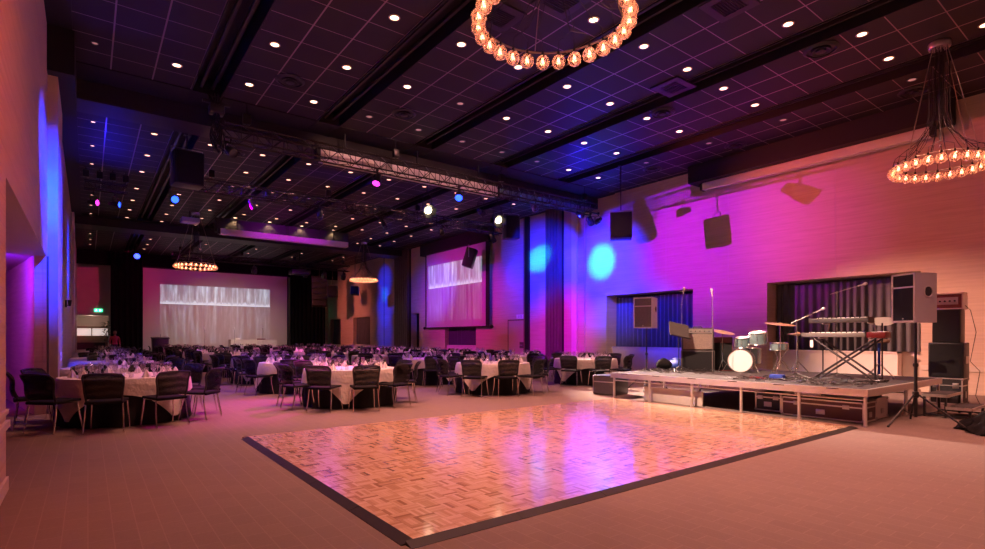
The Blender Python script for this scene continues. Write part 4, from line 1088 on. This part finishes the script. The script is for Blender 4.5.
m = MB(); m.tube((.05, .05, .57), (.25, .10, .72), .014, 8); m.build('tom_mount', 'chrome', o)

# keyboards on an X stand (long side along the stage front)
o = empty('keyboard_stand', (11.5, 4.0, SZ), 0, 'steel X-shaped stand carrying the two keyboards', 'keyboard stand')
for y in (-.28, .28):
    m = MB(); m.tube((-.18, y-.36*0, .02), (-.18, y, .02), .02)
    m = MB(); xx = -.2 if y < 0 else .16; m.tube((xx, -.52, .02), (xx, .52, .80), .02, 8); m.tube((xx+.045, .52, .02), (xx+.045, -.52, .80), .02, 8); m.build('cross_tube', 'track', o)
for y in (-.5, .5):
    m = MB(); m.tube((.22, y, .02), (.22, y, 1.08), .014, 8); m.tube((-.1, y, .80), (.22, y, .80), .012, 6); m.build('upright', 'track', o)
for y in (-.58, .0, .58):
    m = MB(); m.tube((-.25, y, .02), (.25, y, .02), .018, 8); m.build('foot_bar', 'track', o)
for y in (-.42, .42):
    m = MB(); m.tube((-.2, y, .80), (.22, y, .80), .016, 8); m.tube((.2, y, .80), (.2, y*.9, 1.08), .014, 8); m.tube((.2, y*.9, 1.08), (-.12, y*.9, 1.08), .014, 8); m.build('support_arm', 'steel', o)
def keyboard(x, y0, y1, z, body, label, red=None, tilt=0):
    o = empty('keyboard', (x, y0, z), 0, label, 'keyboard', 'keyboards of the stage'); L = y1-y0
    m = MB(); m.b2(-.15, .15, 0, L, 0, .085, .01); m.build('body', body, o)
    m = MB(); m.b2(.02, .155, .08, L-.08, .085, .10); m.build('white_keys', 'keyw', o)
    m = MB()
    n = int((L-.16)/.0235)
    for k in range(n):
        if k % 7 in (0, 1, 3, 4, 5): m.b2(.02, .10, .08+.0235*(k+.7), .08+.0235*(k+1.25), .10, .111)
    m.build('black_keys', 'black', o)
    m = MB()
    for k in range(10): m.tube((-.08, .15+k*(L-.3)/9, .085), (-.08, .15+k*(L-.3)/9, .10), .012, 8)
    m.build('control_knobs', 'black', o)
    for y in (-.012, L+.002):
        m = MB(); m.b2(-.155, .16, y, y+.012 if y < 0 else y+.01, -.002, .095); m.build('side_cheek', 'red' if red else 'bplastic', o)
    return o
keyboard(11.52, 3.66, 4.76, SZ+.817, 'keyl', 'long pale keyboard on the lower tier of the X stand')
keyboard(11.52, 3.62, 4.62, SZ+1.095, 'keyb', 'shorter grey keyboard on the upper tier of the X stand')
o = empty('keyboard', (11.52, 3.35, SZ+.80), 0, 'short red keyboard at the right end of the long pale keyboard', 'keyboard', 'keyboards of the stage')
m = MB(); m.b2(-.15, .15, 0, .29, 0, .11, .01); m.build('body', 'red', o)
m = MB(); m.b2(.02, .145, .03, .26, .11, .122); m.build('white_keys', 'keyw', o)
m = MB(); m.tube((0, .2, 0), (0, .2, -.78), .02); m.tube((-.2, .2, -.78), (.2, .2, -.78), .02); m.tube((0, .05, -.78), (0, .28, -.78), .02); m.build('stand', 'track', o)
o = empty('drum_stool', (12.55, 3.80, SZ), 0, 'high padded stool with pale backrest behind the keyboards', 'stool')
m = MB(); m.lathe([(.0, .70), (.16, .70), (.18, .73), (.17, .77), (.0, .78)], n=20); m.build('seat', 'wood', o)
m = MB(); m.tube((0, 0, .08), (0, 0, .70), .025, 10); m.build('post', 'blue', o)
for k in range(3):
    a = k*2*PI/3+.4; m = MB(); m.tube((0, 0, .3), (.27*math.cos(a), .27*math.sin(a), .012), .014, 6); m.build('leg', 'steel', o)
def bk(u, v, t):
    a = (u-.5)*1.5; return (.2*math.cos(a)+t, .29*math.sin(a), 1.05+.17*v+(.04-.07*v)*(2*u-1)**2)
m = MB(); m.sheet(bk, 10, 4, .03); m.build('backrest', 'pad', o)
m = MB(); m.path([(.1, 0, .74), (.21, 0, .78), (.235, 0, 1.10)], .014, 6); m.build('back_post', 'steel', o)
# pedals, paper, cables
def small_box(nm, x, y, dx, dy, dz, mat, label, cat, top=None):
    m = MB(); m.b2(-dx/2, dx/2, -dy/2, dy/2, 0, dz, .008); o = m.build(nm, mat, None, (x, y, SZ+.001)); tag(o, label, cat)
    m = MB(); m.lathe([(.0, 0), (.02, 0), (.02, .014), (.0, .015)], (0, 0, dz), 10); m.build('knob', 'chrome', o)
    return o
small_box('effects_pedal', 10.55, 4.85, .12, .25, .10, 'blue', 'blue effects box among cables in front of the keyboards', 'effects pedal')
small_box('effects_pedal', 10.4, 5.15, .1, .28, .04, 'red', 'flat red pedal on the stage edge left of the blue box', 'effects pedal')
m = MB(); m.b2(-.003, .003, -.03, .03, -.14, 0); o = tag(m.build('paper_tag', 'paper', None, (11.2, 4.5, SZ+.76)), 'white paper tag hanging from the keyboard stand', 'tag')
m = MB(); m.tube((0, 0, 0), (.08, 0, .04), .003, 4); m.build('string', 'cable', o)
m = MB()
for k in range(70):
    x, y = R.uniform(10.0, 11.2), R.uniform(3.4, 5.3); p = []
    a = R.uniform(0, 6)
    for s in range(6):
        p.append((x, y, SZ+.012+R.uniform(0, .05)*(1 if s % 2 else .2))); a += R.uniform(-1.3, 1.3); x = min(11.3, max(9.75, x+.14*math.cos(a))); y = min(5.6, max(3.3, y+.14*math.sin(a)))
    m.mat(1 if k % 3 == 0 else 0).path(p, .007, 4)
tag(m.build('cable_tangle', ['cable', 'track']), 'tangle of cables on the stage in front of the keyboards', 'cables', None, 'stuff')
m = MB()
for k in range(40):
    x, y = R.uniform(10.6, 11.4), R.uniform(7.0, 8.0); p = []; a = R.uniform(0, 6)
    for s in range(6):
        p.append((x, y, SZ+.012+R.uniform(0, .08)*(1 if s % 2 else .2))); a += R.uniform(-1.3, 1.3); x = min(11.5, max(10.2, x+.13*math.cos(a))); y = min(8.1, max(6.8, y+.13*math.sin(a)))
    m.mat(1 if k % 3 == 0 else 0).path(p, .007, 4)
tag(m.build('cable_tangle', ['cable', 'track']), 'tangle of cables on the stage by the music stand', 'cables', None, 'stuff')

# ------------------------------------------------------------------ far end: speakers' stage, lectern, table, stands
o = empty('stage_platform', (2.9, 39.6, 0), 0, 'low black speaker stage before the big screen at far end', 'stage')
m = MB(); m.b2(0, 10.0, 0, 3.9, .42, .46); m.build('deck', 'stagetop', o)
m = MB(); m.b2(.02, 9.98, .02, .06, 0, .42); m.b2(.02, .06, .02, 3.9, 0, .42); m.b2(9.94, 9.98, .02, 3.9, 0, .42); m.build('skirt', 'drape', o)
o = empty('lectern', (3.7, 40.2, .46), 0, 'black lectern box on the far stage at left of screen', 'lectern')
m = MB(); m.b2(-.45, .45, -.3, .3, 0, .85, .01); m.build('body', 'bplastic', o)
m = MB(); m.box((0, 0, .89), (1.0, .66, .04), (.12, 0, 0)); m.build('top', 'bplastic', o)
m = MB(); m.path([(.0, -.1, .9), (.0, -.16, 1.05), (0, -.28, 1.12)], .01, 6); m.build('microphone', 'bplastic', o)
o = empty('head_table', (9.55, 41.3, .46), 0, 'white-clothed long table on the far stage', 'table')
m = MB()
def tc(u, v):
    a = 2*PI*u; e = 1/max(abs(math.cos(a)), abs(math.sin(a))); x = min(1, max(-1, math.cos(a)*e)); y = min(1, max(-1, math.sin(a)*e))
    f = 1+.018*math.sin(40*a)*(1-v)
    return (x*1.55*f, y*.42*f, .01+.74*v)
m.grid(tc, 160, 3); m.b2(-1.55, 1.55, -.42, .42, .735, .752); m.build('cloth', 'cloth', o)
m = MB(); m.b2(-.28, .28, -.1, .1, 0, .07, .02); tag(m.build('red_box', 'red', None, (10.1, 41.3, 1.214)), 'red box lying on the white stage table', 'box')
m = MB(); m.b2(-.15, .15, -.1, .1, 0, .1, .02); tag(m.build('white_box', 'paper', None, (8.5, 41.3, 1.214)), 'small white box on the left end of the stage table', 'box')
for k, (x, t) in enumerate(((6.3, 'between the lectern and middle of the stage'), (8.15, 'just left of the white stage table'), (10.0, 'in front of the white stage table'))):
    q = mic_stand(x, 40.5 if k < 2 else 40.4, 1.45, 'thin microphone stand ' + t, None, base=.46)
m = MB(); m.b2(-.3, .3, -.2, .2, 0, .35, .02); q = tag(m.build('stage_monitor', 'bplastic', None, (12.35, 40.1, .461)), 'black monitor speaker on right end of far stage', 'loudspeaker')
m = MB(); m.b2(-.27, .27, -.212, -.2, .03, .32); m.build('grille', 'grilleblk', q)

# ------------------------------------------------------------------ far left passage, sign, plant, person
def exit_sign(loc, rz, label):
    o = empty('exit_sign', loc, rz, label, 'exit sign', 'green emergency exit signs')
    m = MB(); m.b2(-.30, .30, -.06, 0, -.14, .14, .01); m.build('case', 'exit', o)
    m = MB()
    m.sphere((-.16, -.062, .075), .028, 8, 6, 1, .2, 1); m.box((-.165, -.062, .015), (.05, .006, .09), (0, .3, 0)); m.box((-.20, -.062, -.055), (.03, .006, .09), (0, .7, 0)); m.box((-.13, -.062, -.055), (.03, .006, .09), (0, -.5, 0)); m.box((-.12, -.062, .02), (.09, .006, .022), (0, .4, 0))
    m.b2(.07, .17, -.064, -.06, -.1, .1); m.box((.22, -.062, .02), (.06, .006, .025), (0, .7, 0)); m.box((.22, -.062, -.02), (.06, .006, .025), (0, -.7, 0))
    m.build('pictogram', 'exitw', o); o.scale = (.78, 1, .72)
exit_sign((.58, Y1, 3.27), 0, 'green exit sign above the passage at far left')
exit_sign((15.95, Y1, 3.3), 0, 'green exit sign on the far wall right of the black drape')
o = empty('wall_sign', (XR, 20.1, 2.40), -PI/2, 'small pale sign above the flush door in right wall', 'sign')
m = MB(); m.b2(-.30, .30, -.03, 0, -.11, .11); m.build('plate', 'paper', o)
m = MB(); m.b2(.03, .12, -.035, -.03, -.08, .08); m.box((-.1, -.032, .0), (.06, .006, .13), (0, .3, 0)); m.build('pictogram', 'greybox', o)
m = MB(); m.b2(XR-.03, XR, 19.85, 20.15, .85, 1.15); q = tag(m.build('control_panel', 'frame'), 'small dark control panel on wall left of the dark folding wall strip', 'control panel')
m = MB(); m.b2(-1.0, 1.2, 49.82, 49.9, 1.5, 2.05); struct(m.build('window_6', 'litwin'))
m = MB(); m.b2(-1.0, 1.3, 49.7, 49.9, 2.05, 2.2); m.b2(1.2, 1.35, 49.7, 49.9, 0, 2.2); m.b2(.2, .26, 49.75, 49.86, .9, 2.05); m.b2(-1.0, 1.2, 49.8, 49.9, 0, 1.5); struct(m.build('trim_13', 'wood'))
o = empty('bar_counter', (.1, 48.2, 0), 0, 'dark bar counter in the lit passage at far left', 'counter')
m = MB(); m.b2(-1.0, 1.0, -.3, .3, 0, 1.0); m.build('front', 'caseblk', o)
m = MB(); m.b2(-1.05, 1.05, -.35, .35, 1.0, 1.05, .01); m.build('top', 'wood', o)
o = empty('potted_plant', (1.02, 45.7, 0), 0, 'tall dark leafy plant beside the left black drape', 'plant')
m = MB(); m.lathe([(.0, 0), (.2, 0), (.26, .45), (.24, .45), (.22, .4), (.0, .4)], n=18); m.build('pot', 'bplastic', o)
m = MB()
for k in range(5): m.path([(.03*math.cos(k), .03*math.sin(k), .4), (.08*math.cos(k*1.3), .08*math.sin(k*1.3), 1.3), (.12*math.cos(k*1.9), .12*math.sin(k*1.9), 2.0+.1*k)], [.02, .016, .01], 6)
m.build('stems', 'wood', o)
m = MB()
for k in range(46):
    a = k*2.4; z = 1.0+1.5*(k/46); L = R.uniform(.3, .5); d = Vector((math.cos(a), math.sin(a), R.uniform(-.1, .6))).normalized(); s = d.cross(Vector((0, 0, 1))).normalized()
    p = Vector((.08*math.cos(a), .08*math.sin(a), z)); w_ = .05
    m.add([p, p+d*L*.4+s*w_, p+d*L-Vector((0, 0, .12)), p+d*L*.4-s*w_, p+d*L*.4+Vector((0, 0, .03))], [(0, 1, 4), (1, 2, 4), (2, 3, 4), (3, 0, 4)], True)
m.build('leaves', 'leaf', o)
m = MB(); m.b2(-.04, 0, -.07, .07, -.1, .1, .02)
o = empty('wall_lamp', (XL, 22.5, 2.5), 0, 'small black wall lamp on the left wall beyond blue-lit pillar', 'lamp')
m = MB(); m.b2(0, .05, -.07, .07, -.12, .12, .01); m.build('back_plate', 'bplastic', o)
m = MB(); m.lathe([(.03, -.1), (.06, .1), (.055, .1), (.0, -.08)], (.12, 0, .02), 12); m.tube((.05, 0, -.05), (.12, 0, -.05), .012); m.build('shade', 'bplastic', o)
o = empty('socket_panel', (XL+.15, 14.2, 1.0), 0, 'small pale socket panel low on the blue-lit left pillar', 'socket')
m = MB(); m.b2(0, .015, -.16, .16, -.09, .09, .004); m.build('plate', 'paper', o)
for y in (-.08, .08):
    m = MB(); m.lathe([(.0, .0), (.035, .0), (.038, .006), (.0, .002)], (.015, y, 0), 12, (0, PI/2, 0)); m.build('outlet', 'greybox', o)

def person(loc, rz, label, shirt):
    o = empty('person', loc, rz, label, 'person')
    J = {'pel': (0, 0, .95), 'wst': (0, .0, 1.08), 'chs': (0, .0, 1.30), 'nck': (0, .0, 1.47), 'hd0': (0, -.01, 1.55),
         'sl': (-.19, 0, 1.40), 'el': (-.25, .02, 1.13), 'wl': (-.24, -.08, .90), 'sr': (.19, 0, 1.40), 'er': (.25, .02, 1.13), 'wr': (.22, -.12, .92),
         'hl': (-.10, 0, .90), 'kl': (-.11, -.01, .50), 'al': (-.12, .02, .09), 'fl': (-.13, -.14, .035), 'hr': (.10, 0, .90), 'kr': (.11, -.02, .50), 'ar': (.12, .02, .09), 'fr': (.14, -.14, .035)}
    Rd = {'pel': .15, 'wst': .13, 'chs': .155, 'nck': .06, 'hd0': .055, 'sl': .075, 'el': .047, 'wl': .032, 'sr': .075, 'er': .047, 'wr': .032, 'hl': .10, 'kl': .062, 'al': .045, 'fl': .035, 'hr': .10, 'kr': .062, 'ar': .045, 'fr': .035}
    Ed = [('pel', 'wst'), ('wst', 'chs'), ('chs', 'nck'), ('nck', 'hd0'), ('chs', 'sl'), ('sl', 'el'), ('el', 'wl'), ('chs', 'sr'), ('sr', 'er'), ('er', 'wr'), ('pel', 'hl'), ('hl', 'kl'), ('kl', 'al'), ('al', 'fl'), ('pel', 'hr'), ('hr', 'kr'), ('kr', 'ar'), ('ar', 'fr')]
    ks = list(J); me = bpy.data.meshes.new('body'); me.from_pydata([J[k] for k in ks], [(ks.index(a), ks.index(b)) for a, b in Ed], [])
    b = bpy.data.objects.new('body', me); COL.objects.link(b); b.parent = o
    md = b.modifiers.new('skin', 'SKIN')
    for i, k in enumerate(ks):
        v = me.skin_vertices[0].data[i]; v.radius = (Rd[k], Rd[k]*(.72 if k in ('pel', 'wst', 'chs') else 1)); v.use_root = k == 'pel'
    b.modifiers.new('sub', 'SUBSURF').levels = 2; b.modifiers['sub'].render_levels = 2
    g = G('clothed_person'); x, y, z = g.obj()
    c = g.mix(g.ma('GREATER_THAN', z, .97), (.02, .02, .024), shirt)
    arm = g.ma('MULTIPLY', g.ma('LESS_THAN', z, 1.0), g.ma('GREATER_THAN', g.ma('ABSOLUTE', x), .205))
    c = g.mix(arm, c, (.5, .3, .22)); c = g.mix(g.ma('GREATER_THAN', z, 1.485), c, (.5, .3, .22)); c = g.mix(g.ma('LESS_THAN', z, .08), c, (.01, .01, .01))
    g.l.new(c, g.b.inputs['Base Color']); g.b.inputs['Roughness'].default_value = .7
    me.materials.append(g.m)
    h = MB(); h.sphere((0, -.015, 1.655), .105, 18, 14, .80, .95, 1.15); h.sphere((0, -.118, 1.645), .018, 8, 6, .8, 1, 1.3)
    for s in (-1, 1): h.sphere((s*.085, 0, 1.65), .03, 8, 6, .35, .7, 1)
    h.mat(1)
    for s in (-1, 1): h.sphere((s*.034, -.102, 1.672), .011, 8, 6)
    h.mat(2); h.box((0, -.107, 1.60), (.045, .008, .01))
    h.build('head', ['skin', 'darklens', 'shirt'], o)
    h = MB()
    def hr(u, v):
        a = 2*PI*u; t = v*PI*(.62 if math.sin(a) > -.3 else .33); return (.098*math.sin(t)*math.cos(a), .005+.115*math.sin(t)*math.sin(a), 1.665+.125*math.cos(t))
    h.grid(hr, 24, 8); h.build('hair', 'hair', o)
    for s in (-1, 1):
        w_ = J['wl' if s < 0 else 'wr']; hd = MB(); hd.sphere((w_[0], w_[1]-.01, w_[2]-.05), .042, 10, 8, .5, .9, 1.1)
        for k in range(4):
            y = w_[1]-.04+.02*k; L = (.06, .075, .08, .065)[k]; hd.path([(w_[0], y, w_[2]-.085), (w_[0]+.004*s, y-.005, w_[2]-.085-L*.55), (w_[0]-.012*s, y-.01, w_[2]-.085-L)], [.010, .009, .007], 6)
        hd.path([(w_[0]-.01*s, w_[1]-.03, w_[2]-.04), (w_[0]-.02*s, w_[1]-.065, w_[2]-.075), (w_[0]-.02*s, w_[1]-.07, w_[2]-.11)], [.012, .011, .008], 6)
        hd.build('hand', 'skin', o)
person((1.25, 38.2, 0), faceang(-.2, -1)+.5, 'person in a red top standing before the left black drape', (.5, .07, .08))

# ------------------------------------------------------------------ coloured stage lighting, plus added casing and niche lamps
MAG = (1, 0, .92); BLU = (.01, .012, 1); CYA = (0, .6, .9); STR = (0, .02, 1)
spot((.45, 22.4, 6.1), (17, 9.6, 4.7), 14500, MAG, 20, .95, .02)
spot((.45, 22.4, 6.1), (17, 12.7, 5.0), 18000, (.05, 0, 1), 29, .95, .02)
spot((12.6, 13.9, 5.7), (17, 18.65, 5.1), 8000, CYA, 13, .9, .05)
spot((12.6, 13.9, 5.7), (17, 18.4, 4.7), 14000, BLU, 44, 1, .05)
spot((12.0, 13.9, 5.7), (17, 14.9, 4.55), 5000, CYA, 19, .9, .05)
spot((12.0, 13.9, 5.7), (17, 14.6, 4.2), 14000, BLU, 52, 1, .05)
spot((10.0, 13.9, 5.8), (17, 17.5, 1.2), 4500, (.8, .0, 1), 36, 1, .05)
spot((1.0, 24.0, 6.4), (17, 25.6, 3.4), 5500, (1, .0, .75), 34, .9, .06)
spot((9.0, 19.6, 5.8), (17, 22.0, 2.5), 1000, (1, .0, .12), 40, 1, .06)
spot((9.0, 19.6, 5.8), (16.8, 28.0, 4.2), 8000, (.06, .03, 1), 24, 1, .06)
spot((2.15, 7.75, 6.75), (-.52, 12.9, 3.7), 20000, STR, 31, .9, .03)
spot((2.15, 7.75, 6.75), (-.6, 12.9, 4.0), 1500, (0, .35, 1), 12, 1, .03)
spot((6.6, 13.9, 5.7), (-.45, 14.0, 3.9), 6000, STR, 26, .9, .05)
spot((8.0, 25.4, 5.8), (-.6, 25.9, 4.2), 14000, STR, 26, 1, .05)
spot((8.0, 25.4, 5.8), (-.6, 25.9, 4.2), 2500, (0, .4, 1), 10, 1, .05)
spot((9.0, 35.3, 5.8), (17, 35.2, 5.4), 4000, STR, 20, 1, .05)
spot((9.0, 35.3, 5.8), (17, 35.2, 3.6), 5000, STR, 22, 1, .05)
spot((9.0, 35.3, 5.8), (17, 35.2, 1.8), 3000, STR, 20, 1, .05)
spot((9.0, 35.3, 5.8), (17, 35.2, 4.5), 1300, (0, .4, 1), 10, 1, .05)
spot((10.6, 19.8, 5.8), (17, 20.6, 4.6), 2500, STR, 16, 1, .05)
spot((6.5, 13.8, 5.7), (2.8, 11.2, 0), 3600, (.8, .0, .45), 36, .8, .05)
spot((10.0, 17.2, 6.0), (8.9, 9.2, 0), 36000, (1, .74, .64), 32, .9, .06)
spot((13.1, 16.9, 6.0), (10.7, 7.2, .4), 40000, (1, .68, .54), 27, .9, .06)
spot((9.4, 13.9, 5.7), (17, 3.6, .5), 13000, (1, .46, .32), 27, .9, .06)
spot((5.3, 6.05, 6.75), (11.6, 5.7, .7), 8000, (1, .62, .47), 42, 1, .05)
spot((8, 19.6, 5.9), (8.1, 28, 6.2), 1500, (.75, .0, 1), 34, .9, .05)
spot((7.2, 19.7, 5.8), (6.2, 14.2, .4), 1500, (.35, 0, 1), 56, 1, .05)
spot((9.8, 19.7, 5.8), (10.6, 13.0, .4), 1500, (.45, 0, .8), 56, 1, .05)
spot((4.6, 19.7, 5.8), (3.2, 15.0, .4), 1500, (.25, 0, 1), 56, 1, .05)
spot((10.0, 19.9, 5.8), (9.0, 27.0, .4), 3000, (.9, .02, .5), 70, 1, .05)
for x in (5.89, 7.36, 8.83, 10.33): spot((x, 13.12, ZC-.06), (x, 14.6, 6.4), 70, (1, .42, .36), 80, 1, .05)  # warm fill added at the dim downlights to brighten the screen casing
spot((5.3, 6.05, 6.75), (17.35, 14.65, 1.7), 3500, (1, .55, .40), 12, 1, .05)
spot((9.6, 13.9, 5.7), (17.6, 12.2, 2.0), 5000, (0, .03, 1), 22, 1, .05)
spot((14.6, 13.9, 5.9), (14.0, 12.5, 7.2), 200, BLU, 130, 1, .05)
spot((.6, 22.1, 5.6), (1.0, 20.9, 7.2), 130, BLU, 150, 1, .05)
spot((4, 30, 6.3), (.2, 46, 4.5), 1900, (1, .03, .22), 40, .9, .06)
spot((5.5, 36.7, 5.8), (8, 44, 5.4), 260, (1, .03, .28), 90, .9, .06)
spot((7.8, 36.4, 5.6), (8.2, 42.0, .8), 1150, (1, .72, .52), 95, 1, .06)
spot((5.0, 37.4, 5.9), (17, 41.2, 3.2), 3800, (1, .20, .16), 40, 1, .5)
spot((3.2, 2.0, 6.9), (-.6, 4.4, 3.9), 1350, (1, .12, .06), 72, 1, .06)
spot((9.8, 13.9, 5.8), (17, 3.2, 4.6), 3000, (1, .10, .09), 52, .9, .06)
spot((-2.1, 11.8, 2.8), (-1.1, 15.3, 1.2), 130, (1, .08, .40), 110, 1, .05)  # added lamp hidden behind the near jamb, tints the niche wall pink
spot((-1.5, 12.4, 2.8), (-.9, 14.0, 2.3), 260, (.10, .0, 1), 120, 1, .05)  # second hidden niche lamp, added for the violet upper wall
point((.2, 48.6, 2.7), 16, (1, .7, .6), .1)
